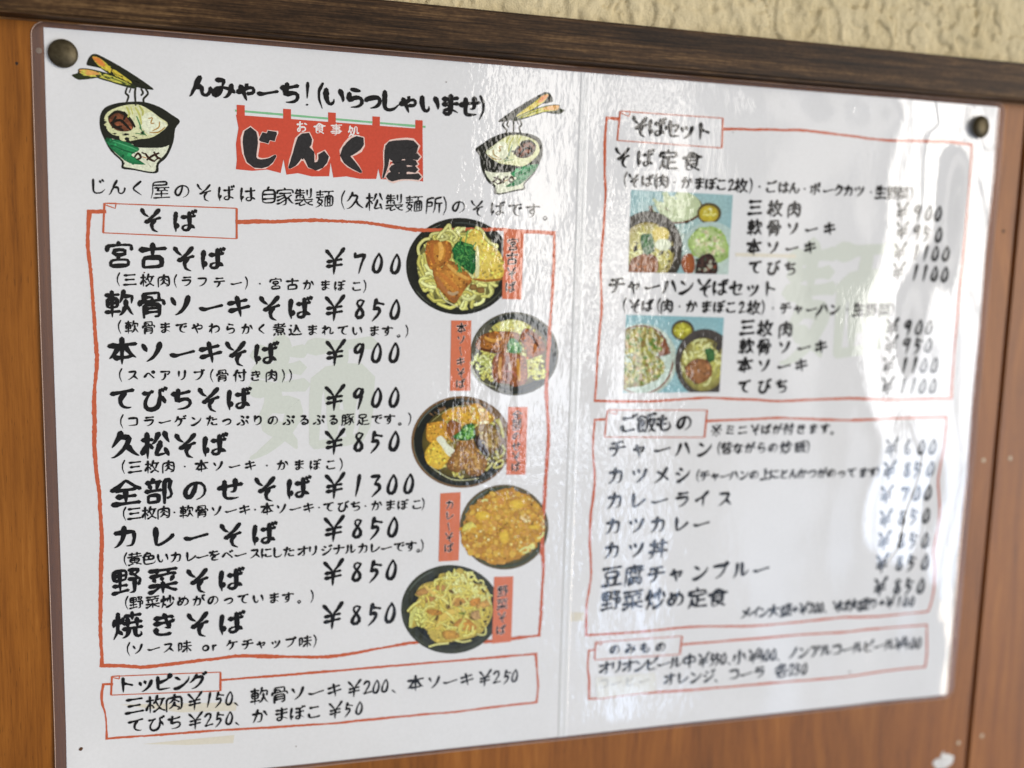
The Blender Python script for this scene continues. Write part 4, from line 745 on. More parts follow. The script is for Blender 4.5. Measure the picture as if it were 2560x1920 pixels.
# ---- red frames, drawn by hand
def frame(pg, w, pts):
    p = np.array(pts); Ps = []; Fs = []; Es = []; k = 0
    seg = np.linalg.norm(np.diff(p, axis=0), axis=1)
    # split at sharp corners
    cuts = [0]
    for i in range(1, len(p) - 1):
        a = p[i] - p[i - 1]; b_ = p[i + 1] - p[i]
        if a @ b_ / (np.linalg.norm(a) * np.linalg.norm(b_)) < 0.55: cuts.append(i)
    cuts.append(len(p) - 1)
    for li, (a, b_) in enumerate(zip(cuts[:-1], cuts[1:])):
        q = p[a:b_ + 1]; sg = np.concatenate([[0], np.cumsum(np.linalg.norm(np.diff(q, axis=0), axis=1))]); n = max(3, int(sg[-1] / 0.9))
        tt = np.linspace(0, sg[-1], n); r = np.stack([np.interp(tt, sg, q[:, 0]), np.interp(tt, sg, q[:, 1])], 1)
        for _ in range(12):
            if n > 6: r[1:-1] = (r[:-2] + 2 * r[1:-1] + r[2:]) / 4
        d = np.gradient(r, axis=0); d /= np.linalg.norm(d, axis=1)[:, None] + 1e-9; nn = np.stack([-d[:, 1], d[:, 0]], 1)
        wl = w * (0.5 + 0.10 * np.interp(np.arange(n), np.arange(0, n + 8, 8), rng.normal(0, 1, len(np.arange(0, n + 8, 8)))) + rng.normal(0, 0.055, n))
        wr = w * (0.5 + 0.10 * np.interp(np.arange(n), np.arange(0, n + 8, 8), rng.normal(0, 1, len(np.arange(0, n + 8, 8)))) + rng.normal(0, 0.055, n))
        r[0] -= d[0] * w * 0.45; r[-1] += d[-1] * w * 0.45
        Ps += [r + nn * wl[:, None], r - nn * wr[:, None]]; Es.append(np.full(2 * n, 0.06 + 0.003 * li))
        Fs += [(k + i, k + i + 1, k + n + i + 1, k + n + i) for i in range(n - 1)]; k += 2 * n
    sheet('red_frame', np.vstack(Ps), Fs, np.concatenate(Es), m_redline, page[pg])
for a in FRAMES: frame(*a)
def line_geo(pts, w, e, out):
    p = np.array(pts, float); L = np.linalg.norm(np.diff(p, axis=0), axis=1).sum(); n = max(len(p), int(L / 2.5) + 2)
    sg = np.concatenate([[0], np.cumsum(np.linalg.norm(np.diff(p, axis=0), axis=1))]); tt = np.unique(np.concatenate([np.linspace(0, sg[-1], n), sg])); n = len(tt)
    r = np.stack([np.interp(tt, sg, p[:, 0]), np.interp(tt, sg, p[:, 1])], 1)
    d = np.gradient(r, axis=0); d /= np.linalg.norm(d, axis=1)[:, None] + 1e-9; nn = np.stack([-d[:, 1], d[:, 0]], 1)
    ww = (w / 2 * (1 + rng.normal(0, .08, n)))[:, None]; k = sum(len(x) for x in out[0])
    out[0].append(np.vstack([r + nn * ww, r - nn * ww])); out[2].append(np.full(2 * n, e)); out[1].extend((k + i, k + i + 1, k + n + i + 1, k + n + i) for i in range(n - 1))
for pg, q in BOXES:
    q = np.array(q); out = ([], [], [])
    P, F = gridquad(q[::-1], 12, 4)
    line_geo([q[0], q[1]], 0.42, 0.11, out); line_geo([q[2], q[3]], 0.42, 0.112, out); line_geo([q[0], q[3]], 0.75, 0.114, out); line_geo([q[1], q[2]], 0.85, 0.116, out)
    w = (q[1] - q[0]); w = w / np.linalg.norm(w); s = np.linalg.norm(q[0] - q[3])
    a = q[0] + w * s * 0.40
    line_geo([q[0] + (0, 0), a + np.array((-0.3, 0.2)), a + np.array((-s * .06, -s * .16)), q[0] + np.array((s * .04, -s * .06))], 0.4, 0.118, out)
    sheet('heading_box', np.vstack(out[0]), out[1], np.concatenate(out[2]), m_redline, page[pg])
# ---- caption labels beside the photos
for q, (s, (x0, z0, x1, z1), sz) in zip(TAGS, CAPTIONS):
    P, F = gridquad(q, 4, 12); sheet('caption_label', P, F, 0.125, m_tag, page[0])
    items = []
    for i, c in enumerate(s):
        u = i / (len(s) - 1); items.append((c, x0 + (x1 - x0) * u, z0 + (z1 - z0) * u, sz * 0.92 * scale_of('', c), sz * 0.98 * scale_of('', c)))
    if True:
        outl = [it for it in items]
        bar = [i for i, it in enumerate(items) if it[0] == 'ー']
    P, F, E = [], [], []
    def cap(weight, e, mat, nm):
        PP = []; FF = []; EE = []; k = 0
        for c, x, z, a, b_ in items:
            if c == 'ー':
                p_, f_, e_ = text_geo([('ー', 0, 0, a, b_)], weight, e); p_ = np.stack([x + p_[:, 1] * .9, z - p_[:, 0]], 1)
            else: p_, f_, e_ = text_geo([(c, x, z, a, b_)], weight, e)
            PP.append(p_); FF += [tuple(v + k for v in f) for f in f_]; EE.append(e_); k += len(p_)
        sheet(nm, np.vstack(PP), FF, np.concatenate(EE), mat, page[0])
    cap(0.165, 0.135, m_pinkw, 'caption_outline'); cap(0.098, 0.185, m_ink, 'caption_text')
for sx_, sz_, sr_ in ((-204.6, -131.4, 0.75), (151.0, -131.0, 0.5), (-177.0, 60.0, 0.3), (-60.0, 140.0, 0.25), (70.0, 128.0, 0.25), (-120.0, -140.0, 0.25)):
    a_ = np.linspace(0, 2 * math.pi, 9, endpoint=False); P = np.vstack([[(sx_, sz_)], np.stack([sx_ + sr_ * np.cos(a_) * (1 + .3 * np.sin(2 * a_)), sz_ + sr_ * np.sin(a_)], 1)])
    sheet('dirt_speck', P, [(0, 1 + i, 1 + (i + 1) % 9) for i in range(9)], 0.2, m_speck, page[0 if sx_ < 0 else 1])
# ---- shop curtain
out = ([], [], []); line_geo(ROD, 0.8, 0.08, out); sheet('curtain_rod', np.vstack(out[0]), out[1], np.concatenate(out[2]), m_green, page[0])
def polyfill(pts, mat, e, name, parent, sub=3.0):
    bm = bmesh.new(); vs_ = [bm.verts.new((x, z, 0)) for x, z in pts]
    f = bm.faces.new(vs_); bmesh.ops.triangulate(bm, faces=[f])
    for _ in range(3):
        ed = [x for x in bm.edges if x.calc_length() > sub]
        if ed: bmesh.ops.subdivide_edges(bm, edges=ed, cuts=1); bmesh.ops.triangulate(bm, faces=bm.faces[:])
    bm.verts.ensure_lookup_table(); bm.verts.index_update()
    P = [v.co[:2] for v in bm.verts]; F = [[v.index for v in f.verts] for f in bm.faces]; bm.free()
    return sheet(name, P, F, e, mat, parent)
cur = polyfill(NOREN, m_red, 0.09, 'shop_curtain', page[0])
for (x, z) in LOOPS:
    P, F = gridquad([(x - 1.5, z - 3.2), (x + 1.5, z - 3.2), (x + 1.5, z + 2.6), (x - 1.5, z + 2.6)], 2, 3); sheet('curtain_loop', P, F, 0.095, m_red, page[0])
for bi, (pg, kind, s, Xs, z0, z1, sx, sy) in enumerate(BANNER):
    items = [(c, x, z0 + (z1 - z0) * (x - Xs[0]) / (Xs[-1] - Xs[0]), sx * (1.0 if bi == 0 else 1.1), sx * (1.0 if bi == 0 else 1.08)) for c, x in zip(s, Xs)]
    if bi == 0:
        P, F, E = text_geo(items, 0.10, 0.16); sheet('curtain_text', P, F, E, m_white, page[0])
    else:
        for nm, wk, wy, e, mt in (('curtain_text_outline', 0.275, 0.20, 0.12, m_pinkw), ('curtain_text', 0.215, 0.135, 0.17, m_ink2)):
            P1, F1, E1 = text_geo([i for i in items if i[0] != '屋'], wk, e, False, .04)
            P2, F2, E2 = text_geo([(c, x, z, a * 1.02, b_ * 1.02) for c, x, z, a, b_ in items if c == '屋'], wy * 1.5, e, False, .04)
            k = len(P1); sheet(nm, np.vstack([P1, P2]), F1 + [tuple(v + k for v in f) for f in F2], np.concatenate([E1, E2]), mt, page[0])
# ---- tapes
for pg, q in TAPES:
    P, F = gridquad(q[:4][::-1] if len(q) == 4 else [q[0], q[2], q[3], q[4]][::-1], 10, 3); sheet('tape_scrap', P, F, 0.04, m_tape, page[pg])
P, F = gridquad(STRIP[::-1], 12, 4); sheet('correction_strip', P, F, 0.13, m_strip, page[1])
# ------------------------------------------------------------------ printed pictures
class Paint:
    def __init__(s, aff, e0=0.07, clip=None, fade=0.0):
        s.A = np.array(aff).reshape(2, 3); s.P = []; s.F = []; s.C = []; s.E = []; s.k = 0; s.e = e0; s.clip = clip; s.fade = fade
    def add(s, p, faces, cols):
        p = np.asarray(p, float); cols = np.broadcast_to(np.asarray(cols, float), (len(p), 3))
        if s.clip is not None: p, faces, cols = s._clip(p, faces, cols)
        if len(p) == 0: return
        q = p @ s.A[:, :2].T + s.A[:, 2]
        s.P.append(q); s.C.append(cols); s.E.append(np.full(len(q), s.e)); s.F += [tuple(i + s.k for i in f) for f in faces]; s.k += len(q); s.e += 0.0003
    def _clip(s, p, faces, cols):
        cp = np.array(s.clip, float); ar = np.sum(cp[:, 0] * np.roll(cp[:, 1], -1) - np.roll(cp[:, 0], -1) * cp[:, 1]); sg = np.sign(ar)
        def inside(v):
            r = np.ones(len(v), bool)
            for a, b_ in zip(cp, np.roll(cp, -1, 0)): r &= sg * ((b_[0] - a[0]) * (v[:, 1] - a[1]) - (b_[1] - a[1]) * (v[:, 0] - a[0])) >= 0
            return r
        if inside(p).all(): return p, faces, cols
        PP = []; FF = []; CC = []
        for f in faces:
            poly = [np.concatenate([p[i], cols[i]]) for i in f]
            for a, b_ in zip(cp, np.roll(cp, -1, 0)):
                if not poly: break
                side = lambda v: sg * ((b_[0] - a[0]) * (v[1] - a[1]) - (b_[1] - a[1]) * (v[0] - a[0]))
                nw = []
                for i in range(len(poly)):
                    u, v = poly[i - 1], poly[i]; su, sv = side(u), side(v)
                    if (su >= 0) != (sv >= 0): nw.append(u + (v - u) * (su / (su - sv)))
                    if sv >= 0: nw.append(v)
                poly = nw
            if len(poly) >= 3:
                k = len(PP); PP += [v[:2] for v in poly]; CC += [v[2:] for v in poly]; FF.append(tuple(range(k, k + len(poly))))
        return np.array(PP).reshape(-1, 2), FF, np.array(CC).reshape(-1, 3)
    def blob(s, pts, cin, cout=None, noise_=0.12, rings=5, rough=0.0, sub=3):
        p = np.array(pts, float); n = len(p) * sub
        t = np.arange(n) / sub; i = t.astype(int); f = (t - i)[:, None]
        a, b_, c, d = p[(i - 1) % len(p)], p[i % len(p)], p[(i + 1) % len(p)], p[(i + 2) % len(p)]
        q = 0.5 * ((2 * b_) + (-a + c) * f + (2 * a - 5 * b_ + 4 * c - d) * f ** 2 + (-a + 3 * b_ - 3 * c + d) * f ** 3)
        cen = q.mean(0)
        if rough: q = q + (q - cen) * rng.normal(0, rough, n)[:, None]
        ci = np.array(lin(cin)); co = np.array(lin(cout if cout else cin))
        V = [cen[None]]; Cc = [ci[None]]
        for r in range(1, rings + 1):
            u = r / rings; V.append(cen + (q - cen) * u + (rng.normal(0, .03, q.shape) * np.abs(q - cen).mean() if r < rings else 0))
            Cc.append((ci * (1 - u ** 2) + co * u ** 2) * (1 + rng.normal(0, noise_, n))[:, None])
        F = [(0, 1 + i_, 1 + (i_ + 1) % n) for i_ in range(n)]
        for r in range(rings - 1):
            F += [(1 + r * n + i_, 1 + (r + 1) * n + i_, 1 + (r + 1) * n + (i_ + 1) % n, 1 + r * n + (i_ + 1) % n) for i_ in range(n)]
        s.add(np.vstack(V), F, np.clip(np.vstack(Cc), 0, 1))
        ar = 0.5 * abs(np.sum(p[:, 0] * np.roll(p[:, 1], -1) - np.roll(p[:, 0], -1) * p[:, 1]))
        if noise_ >= 0.05 and sub == 3 and ar > 15000:
            b8 = np.array(cin, float); e8 = np.array(cout if cout else cin, float)
            cl = [tuple(np.clip((b8 * u + e8 * (1 - u)) * v, 0, 250)) for u in (0.0, 0.5, 1.0) for v in (0.74, 0.9, 1.08, 1.22)]
            s.specks(pts, int(min(260, ar / 1500)), 17 if ar > 60000 else 12, cl)
    def ell(s, cx, cy, rx, ry, cin, cout=None, noise_=0.05, n=48, rings=4, rot=0):
        a = np.linspace(0, 2 * math.pi, n, endpoint=False); c_, s_ = math.cos(rot), math.sin(rot)
        x = rx * np.cos(a); y = ry * np.sin(a)
        s.blob(np.stack([cx + x * c_ - y * s_, cy + x * s_ + y * c_], 1), cin, cout, noise_, rings, 0, 1)
    def rib(s, pts, w, col, taper=False, var=0.08):
        p = np.array(pts, float)
        if len(p) > 2:
            t = np.linspace(0, len(p) - 1, 14); i = np.minimum(t.astype(int), len(p) - 2); f = (t - i)[:, None]
            g = lambda k: p[np.clip(k, 0, len(p) - 1)]
            a, b_, c, d = g(i - 1), g(i), g(i + 1), g(i + 2)
            p = 0.5 * ((2 * b_) + (-a + c) * f + (2 * a - 5 * b_ + 4 * c - d) * f ** 2 + (-a + 3 * b_ - 3 * c + d) * f ** 3)
        n = len(p); d = np.gradient(p, axis=0); d /= np.linalg.norm(d, axis=1)[:, None] + 1e-9; nn = np.stack([-d[:, 1], d[:, 0]], 1)
        ww = w / 2 * (np.sin(np.linspace(0.35, math.pi - 0.35, n)) ** .5 if taper else np.ones(n)); ww = ww[:, None]
        c = np.array(lin(col)) * (1 + rng.normal(0, var))
        s.add(np.vstack([p + nn * ww, p - nn * ww]), [(k, k + 1, n + k + 1, n + k) for k in range(n - 1)], np.clip(np.vstack([np.tile(c, (n, 1)) * 0.94, np.tile(c, (n, 1)) * 1.04]), 0, 1))
    def noodles(s, cx, cy, rx, ry, num, w, cols, inside=None, curl=1.0):
        for _ in range(num):
            a = rng.uniform(0, 2 * math.pi); r = math.sqrt(rng.uniform(0, 1)) * .86
            x = cx + rx * r * math.cos(a); y = cy + ry * r * math.sin(a)
            th = a + math.pi / 2 + rng.normal(0, .7); L = rng.uniform(.25, .6) * (rx + ry) / 2; k = rng.normal(0, 1.5) * curl
            pts = []
            for u in np.linspace(-.5, .5, 6):
                pts.append((x, y)); x += L / 5 * math.cos(th); y += L / 5 * math.sin(th); th += k / 5
                dx, dy = (x - cx) / rx, (y - cy) / ry; dd = math.hypot(dx, dy)
                if dd > .97: x = cx + rx * dx / dd * .97; y = cy + ry * dy / dd * .97; th += 0.7
            col = cols[rng.integers(len(cols))]
            s.rib(pts, w * 1.45, tuple(v * .78 for v in col), var=.08); s.rib(pts, w, col); s.rib([(x_ - w * .16, y_ - w * .16) for x_, y_ in pts], w * .34, tuple(min(250, v * 1.14) for v in col), True)
    def specks(s, poly, num, r, cols):
        p = np.array(poly, float); lo, hi = p.min(0), p.max(0); c = p.mean(0); k = 0
        while k < num:
            q = rng.uniform(lo, hi)
            ins = False; j = len(p) - 1
            for i in range(len(p)):
                if (p[i, 1] > q[1]) != (p[j, 1] > q[1]) and q[0] < (p[j, 0] - p[i, 0]) * (q[1] - p[i, 1]) / (p[j, 1] - p[i, 1]) + p[i, 0]: ins = not ins
                j = i
            if not ins: continue
            k += 1; rr = r * rng.uniform(.5, 1.5); a = rng.uniform(0, 6.28); el_ = rng.uniform(.5, 1)
            s.ell(q[0], q[1], rr, rr * el_, cols[rng.integers(len(cols))], None, .1, 7, 1, a)
    def done(s, name, parent):
        return sheet(name, np.vstack(s.P), s.F, np.concatenate(s.E), m_photo, parent, np.clip(np.vstack(s.C) * np.array([0.95, 1.03, 0.92]), 0, 1))
NOOD = [(226, 218, 140), (214, 204, 120), (236, 230, 164), (200, 188, 104)]
PALE = [(238, 230, 150), (228, 214, 130), (244, 238, 176), (216, 196, 108)]
def bowl(p, cx, cy, rx, ry, rim=None, soup=(150, 130, 60), inner=.82, col=(34, 34, 30)):
    if rim: p.ell(cx, cy, rx, ry, rim, tuple(v * .8 for v in rim), .05, 64, 3)
    k = .955 if rim else 1.0
    p.ell(cx, cy, rx * k, ry * k, (20, 20, 18), col, .12, 64, 6)
    for a0, a1, rr, w, c in ((3.5, 4.3, .93, .012, (96, 100, 96)), (2.2, 3.2, .95, .010, (84, 86, 78)), (.3, 1.4, .92, .014, (70, 70, 60)), (4.6, 5.6, .90, .02, (62, 66, 66)), (.9, 2.4, .86, .03, (50, 48, 38))):
        p.rib([(cx + rx * rr * math.cos(a), cy + ry * rr * math.sin(a)) for a in np.linspace(a0, a1, 9)], w * (rx + ry) / 2 * 2, c, True)
    p.ell(cx, cy, rx * inner, ry * inner, soup, tuple(v * .55 for v in soup), .12, 56, 6)
# 1: braised pork noodles
p = Paint(AFF['b1'])
bowl(p, 790, 770, 695, 632, None, (186, 176, 100), .80)
p.noodles(775, 800, 545, 540, 210, 34, NOOD)
p.blob([(370, 450), (520, 430), (660, 460), (672, 620), (640, 690), (500, 800), (395, 800), (345, 620)], (206, 138, 58), (150, 84, 36), .08)
p.rib([(520, 450), (545, 560), (520, 690)], 60, (228, 166, 84), True); p.rib([(430, 470), (420, 620), (450, 740)], 50, (172, 98, 44), True); p.rib([(610, 480), (620, 600), (590, 700)], 40, (188, 112, 50), True)
p.blob([(432, 810), (540, 790), (640, 690), (780, 765), (940, 930), (860, 1050), (790, 1150), (715, 1250), (620, 1190), (480, 1010)], (214, 146, 66), (156, 92, 42), .09)
p.rib([(620, 740), (740, 850), (900, 940)], 46, (230, 172, 92), True); p.rib([(520, 850), (640, 960), (760, 1080)], 60, (190, 116, 54), True); p.rib([(480, 900), (560, 1040), (680, 1160)], 54, (178, 112, 66), True); p.rib([(620, 1100), (690, 1130), (760, 1100)], 40, (196, 160, 128), True); p.rib([(660, 1180), (720, 1200), (750, 1160)], 50, (150, 92, 52), True)
p.blob([(800, 425), (900, 340), (1000, 262), (1070, 330), (1180, 480), (1300, 580), (1345, 700), (1345, 900), (1150, 950), (965, 890), (985, 600), (925, 480)], (236, 208, 110), (226, 186, 84), .05)
p.blob([(985, 540), (1030, 535), (1035, 870), (975, 885)], (232, 226, 190), (224, 212, 160), .03)
p.rib([(960, 930), (1100, 955), (1250, 945), (1345, 930)], 34, (170, 108, 50), True)
p.blob([(690, 570), (755, 450), (900, 465), (975, 560), (985, 720), (960, 880), (880, 810), (720, 690)], (40, 110, 56), (20, 78, 40), .3, 6, .04)
for _ in range(90): 
    x, y = rng.uniform(730, 940), rng.uniform(490, 800); p.rib([(x, y), (x + rng.normal(0, 40), y + rng.normal(0, 60))], 12, [(96, 160, 84), (24, 82, 44), (60, 132, 70)][rng.integers(3)])
for q in ([(400, 400), (430, 350), (560, 340), (620, 400), (520, 430)], [(500, 400), (560, 320), (660, 300), (740, 380), (700, 440)], [(560, 330), (640, 230), (660, 290)], [(260, 620), (250, 520), (320, 430), (400, 410)], [(980, 260), (1060, 290), (1120, 400), (1190, 470), (1270, 490), (1250, 530)]): p.rib(q, 44, (150, 140, 80)); p.rib(q, 30, (228, 220, 150))
p.rib([(520, 1100), (600, 1220), (760, 1300)], 14, (226, 216, 180), True)
for x, y in ((960, 1040), (1060, 1080)): p.blob([(x - 50, y - 30), (x + 30, y - 35), (x + 40, y + 30), (x - 40, y + 35)], (150, 112, 66), (128, 92, 50))
p.done('food_photo', page[0])['label'] = 'round photo of noodles with braised pork, greens and yellow fish cake'
# 2: pork rib noodles
p = Paint(AFF['b2'])
bowl(p, 1290, 932, 765, 725, (110, 104, 92), (150, 126, 54), .78, (40, 44, 44))
p.noodles(1250, 930, 590, 560, 110, 32, NOOD)
p.blob([(900, 480), (1000, 385), (1250, 340), (1500, 410), (1560, 500), (1300, 565), (950, 545)], (228, 220, 150), (196, 186, 104), .12, 4, .03)
p.noodles(1230, 460, 280, 100, 24, 30, PALE); p.noodles(730, 1090, 190, 180, 30, 32, [(214, 214, 140), (230, 228, 170), (190, 192, 110)]); p.noodles(1670, 1190, 170, 230, 34, 32, [(214, 206, 110), (228, 222, 130), (196, 184, 84)]); p.noodles(820, 1290, 150, 120, 16, 30, NOOD)
p.blob([(620, 730), (740, 595), (1000, 540), (1330, 560), (1350, 700), (1160, 765), (1140, 885), (980, 930), (700, 865), (625, 830)], (184, 116, 52), (126, 70, 36), .14)
p.blob([(1420, 520), (1520, 490), (1720, 625), (1825, 805), (1800, 905), (1640, 985), (1500, 1015), (1480, 860), (1380, 690)], (176, 96, 46), (112, 58, 34), .16)
p.blob([(940, 965), (1100, 895), (1400, 955), (1480, 1015), (1500, 1400), (1290, 1500), (1180, 1450), (930, 1400), (890, 1150)], (172, 104, 66), (138, 76, 46), .16)
for q, w, c in (([(760, 640), (900, 700), (1060, 660)], 60, (206, 146, 72)), ([(680, 830), (860, 880), (980, 920)], 34, (88, 46, 26)), ([(1500, 560), (1600, 660), (1700, 820)], 34, (70, 36, 26)), ([(1560, 760), (1640, 800), (1640, 900)], 60, (200, 116, 52)), ([(1160, 960), (1150, 1180), (1170, 1400)], 70, (120, 62, 42)), ([(1040, 980), (1020, 1180), (1030, 1360)], 60, (206, 150, 96)), ([(1330, 1010), (1350, 1180), (1360, 1400)], 60, (206, 146, 60)), ([(1180, 1080), (1200, 1180), (1190, 1220)], 40, (214, 186, 170)), ([(1090, 1230), (1240, 1240), (1300, 1330)], 30, (178, 104, 96))): p.rib(q, w, c, True)
p.blob([(1170, 700), (1260, 660), (1380, 765), (1400, 905), (1180, 905)], (120, 168, 110), (60, 116, 70), .3, 5, .05)
p.specks([(1180, 700), (1340, 700), (1380, 890), (1190, 890)], 26, 18, [(170, 204, 150), (40, 100, 60), (90, 150, 90), (220, 230, 190)])
p.rib([(540, 1110), (600, 1290), (740, 1430), (960, 1510)], 16, (190, 186, 160), True)
p.done('food_photo', page[0])['label'] = 'round photo of noodles topped with three dark pork ribs'
# 3: noodles with everything
p = Paint(AFF['b3'])
bowl(p, 950, 832, 768, 702, (150, 112, 80), (146, 124, 58), .79, (30, 32, 28))
p.noodles(1000, 850, 560, 530, 60, 32, [(196, 182, 96), (210, 196, 112), (176, 158, 78)])
p.blob([(640, 430), (760, 315), (1000, 290), (1180, 230), (1300, 330), (1450, 450), (1320, 570), (1150, 545), (940, 575), (880, 480), (700, 505)], (232, 178, 70), (196, 136, 50), .10)
p.blob([(430, 560), (560, 525), (705, 520), (720, 700), (700, 830), (560, 860), (430, 810), (405, 700)], (222, 164, 64), (198, 136, 50), .08)
p.blob([(720, 560), (800, 490), (930, 565), (905, 700), (820, 810), (715, 730)], (164, 100, 46), (120, 68, 34), .12)
p.rib([(700, 540), (690, 640), (730, 740), (800, 820)], 40, (214, 150, 64), True)
p.blob([(380, 1000), (480, 845), (600, 800), (710, 900), (785, 1040), (690, 1160), (590, 1245), (430, 1165)], (236, 198, 84), (222, 172, 60), .05)
p.blob([(555, 785), (620, 730), (690, 785), (720, 850), (840, 965), (770, 1050), (700, 1000), (640, 900)], (240, 238, 228), (228, 222, 204), .02)
p.blob([(1150, 600), (1350, 560), (1530, 700), (1545, 880), (1350, 1015), (1200, 830)], (168, 132, 78), (116, 84, 46), .16)
p.blob([(1110, 740), (1200, 740), (1320, 900), (1345, 1050), (1200, 945)], (62, 40, 34), (44, 30, 26), .2)
p.blob([(880, 820), (1000, 795), (1110, 805), (1210, 990), (1335, 1120), (1275, 1300), (1150, 1355), (1020, 1320), (975, 1240), (850, 1295), (705, 1185), (830, 955)], (184, 134, 76), (130, 84, 42), .13)
p.rib([(960, 1000), (1000, 1120), (970, 1240)], 40, (136, 88, 46), True); p.specks([(800, 1100), (950, 900), (1250, 1100), (1200, 1280), (850, 1240)], 50, 22, [(206, 160, 100), (150, 100, 54), (196, 146, 86)])
p.specks([(1180, 620), (1340, 590), (1500, 720), (1490, 860), (1340, 960), (1220, 800)], 50, 22, [(190, 158, 104), (140, 104, 60), (206, 180, 120)])
p.blob([(800, 745), (900, 680), (1000, 570), (1130, 555), (1145, 740), (1050, 795), (900, 795)], (70, 128, 54), (44, 92, 40), .25, 5, .05)
p.specks([(860, 740), (1010, 590), (1120, 580), (1120, 740), (950, 780)], 60, 20, [(120, 180, 84), (50, 104, 46), (86, 150, 66), (160, 204, 120)])
p.specks([(1060, 280), (1220, 250), (1420, 450), (1300, 560), (1120, 500)], 40, 20, [(240, 214, 140), (214, 160, 80), (246, 232, 190)])
for q in ([(1560, 870), (1600, 960), (1540, 1050), (1420, 1070)], [(1310, 1270), (1400, 1170), (1420, 1140)], [(1430, 1230), (1480, 1140), (1570, 1110), (1560, 1190), (1450, 1230)], [(880, 1340), (930, 1380), (960, 1340)], [(1460, 480), (1560, 620), (1580, 760)], [(1500, 470), (1540, 560), (1560, 700)]): p.rib(q, 40, (140, 124, 62)); p.rib(q, 28, (206, 194, 122))
p.rib([(460, 1190), (620, 1310), (800, 1400), (1000, 1410), (1200, 1385)], 16, (200, 194, 160), True); p.rib([(480, 520), (660, 380), (860, 290), (1060, 270)], 10, (186, 176, 120), True)
p.done('food_photo', page[0])['label'] = 'round photo of a noodle bowl heaped with meat, egg, white tofu and spring onion'
# 4: curry noodles
p = Paint(AFF['b4'])
bowl(p, 1250, 885, 770, 735, (120, 100, 66), (150, 124, 50), .88, (66, 72, 46))
CUR = [(600, 640), (800, 430), (1080, 262), (1350, 222), (1650, 335), (1850, 500), (1925, 700), (1945, 950), (1780, 1210), (1500, 1420), (1200, 1510), (900, 1480), (650, 1320), (520, 1150), (500, 950)]
p.blob(CUR, (206, 152, 50), (190, 130, 46), .12, 9, .02)
p.specks(CUR, 330, 46, [(214, 160, 54), (198, 140, 44), (224, 176, 74), (188, 128, 50), (210, 150, 66)])
for x, y, a, b_ in ((1450, 490, 130, 90), (870, 680, 130, 80), (1235, 1040, 85, 130), (1760, 880, 110, 40), (1180, 440, 90, 110)): p.ell(x, y, a, b_, (232, 190, 66) if x != 1180 else (214, 142, 66), (214, 164, 52), .05, 20, 3)
p.specks(CUR, 110, 20, [(240, 212, 130), (232, 190, 96), (226, 160, 84), (244, 226, 170)])
for k in range(7): p.rib([(520 + 22 * k, 960 - 10 * k), (560 + 22 * k, 850 + 4 * k), (690 + 12 * k, 790 + 14 * k)], 22, (226, 206, 104))
for q in ([(1930, 960), (1900, 1040), (1820, 1080)], [(1500, 1300), (1620, 1230), (1660, 1300), (1560, 1330)], [(1660, 1230), (1740, 1180), (1760, 1240), (1680, 1240)], [(850, 440), (900, 410), (960, 420)]): p.rib(q, 36, (230, 222, 150))
p.specks([(1520, 640), (1680, 640), (1660, 800), (1560, 760)], 10, 26, [(240, 210, 170), (236, 200, 140)])
p.done('food_photo', page[0])['label'] = 'round photo of noodles covered in yellow curry'
# 5: vegetable noodles
p = Paint(AFF['b5'])
bowl(p, 950, 855, 850, 765, None, (56, 54, 42), .80, (62, 62, 50))
HEAP = [(1100, 140), (1230, 250), (1350, 400), (1530, 430), (1640, 700), (1660, 950), (1500, 1230), (1300, 1340), (1000, 1400), (700, 1430), (480, 1210), (380, 1090), (300, 1160), (250, 1150), (270, 930), (200, 880), (400, 660), (330, 600), (470, 420), (700, 350), (760, 240), (960, 220)]
p.blob(HEAP, (214, 188, 96), (196, 168, 84), .14, 7)
p.noodles(980, 830, 620, 560, 150, 30, [(228, 206, 110), (236, 218, 132), (214, 188, 88), (222, 196, 100)])
p.noodles(1100, 370, 300, 220, 46, 32, [(238, 226, 140), (230, 214, 124), (244, 234, 160)]); p.noodles(1430, 560, 180, 140, 22, 30, [(238, 226, 140), (244, 234, 160)]); p.noodles(400, 980, 170, 170, 24, 34, [(226, 218, 130), (212, 200, 110)])
for q, c in (([(980, 1120), (1180, 985), (1400, 1170), (1190, 1215)], (216, 150, 66)), ([(800, 1230), (1000, 1215), (1090, 1330), (850, 1360)], (214, 156, 72)), ([(1270, 690), (1440, 640), (1430, 760), (1290, 790)], (222, 148, 66)), ([(1380, 780), (1560, 680), (1640, 760), (1440, 840)], (220, 164, 92)), ([(500, 860), (700, 850), (800, 920), (620, 950)], (206, 144, 62)), ([(350, 560), (500, 480), (560, 560), (400, 620)], (200, 146, 84)), ([(1290, 900), (1440, 860), (1460, 1000), (1320, 1020)], (206, 160, 110)), ([(700, 440), (830, 430), (830, 520), (700, 520)], (206, 150, 90)), ([(980, 660), (1180, 590), (1240, 700), (1020, 800)], (206, 148, 76)), ([(500, 640), (680, 640), (560, 740)], (200, 140, 80))): p.blob(q, c, tuple(v * .82 for v in c), .1, 4)
for q, w, c in (([(480, 430), (620, 560), (760, 640), (830, 600)], 60, (222, 186, 104)), ([(700, 1200), (780, 1020), (920, 900), (1070, 880)], 110, (222, 186, 96)), ([(930, 820), (1000, 660), (1100, 560)], 44, (226, 190, 110)), ([(1150, 740), (1150, 880)], 60, (228, 202, 130)), ([(520, 620), (520, 740)], 40, (196, 146, 84)), ([(250, 1160), (280, 950), (360, 800)], 70, (226, 220, 136)), ([(200, 880), (300, 780), (420, 700)], 40, (222, 212, 130))): p.rib(q, w, c, True)
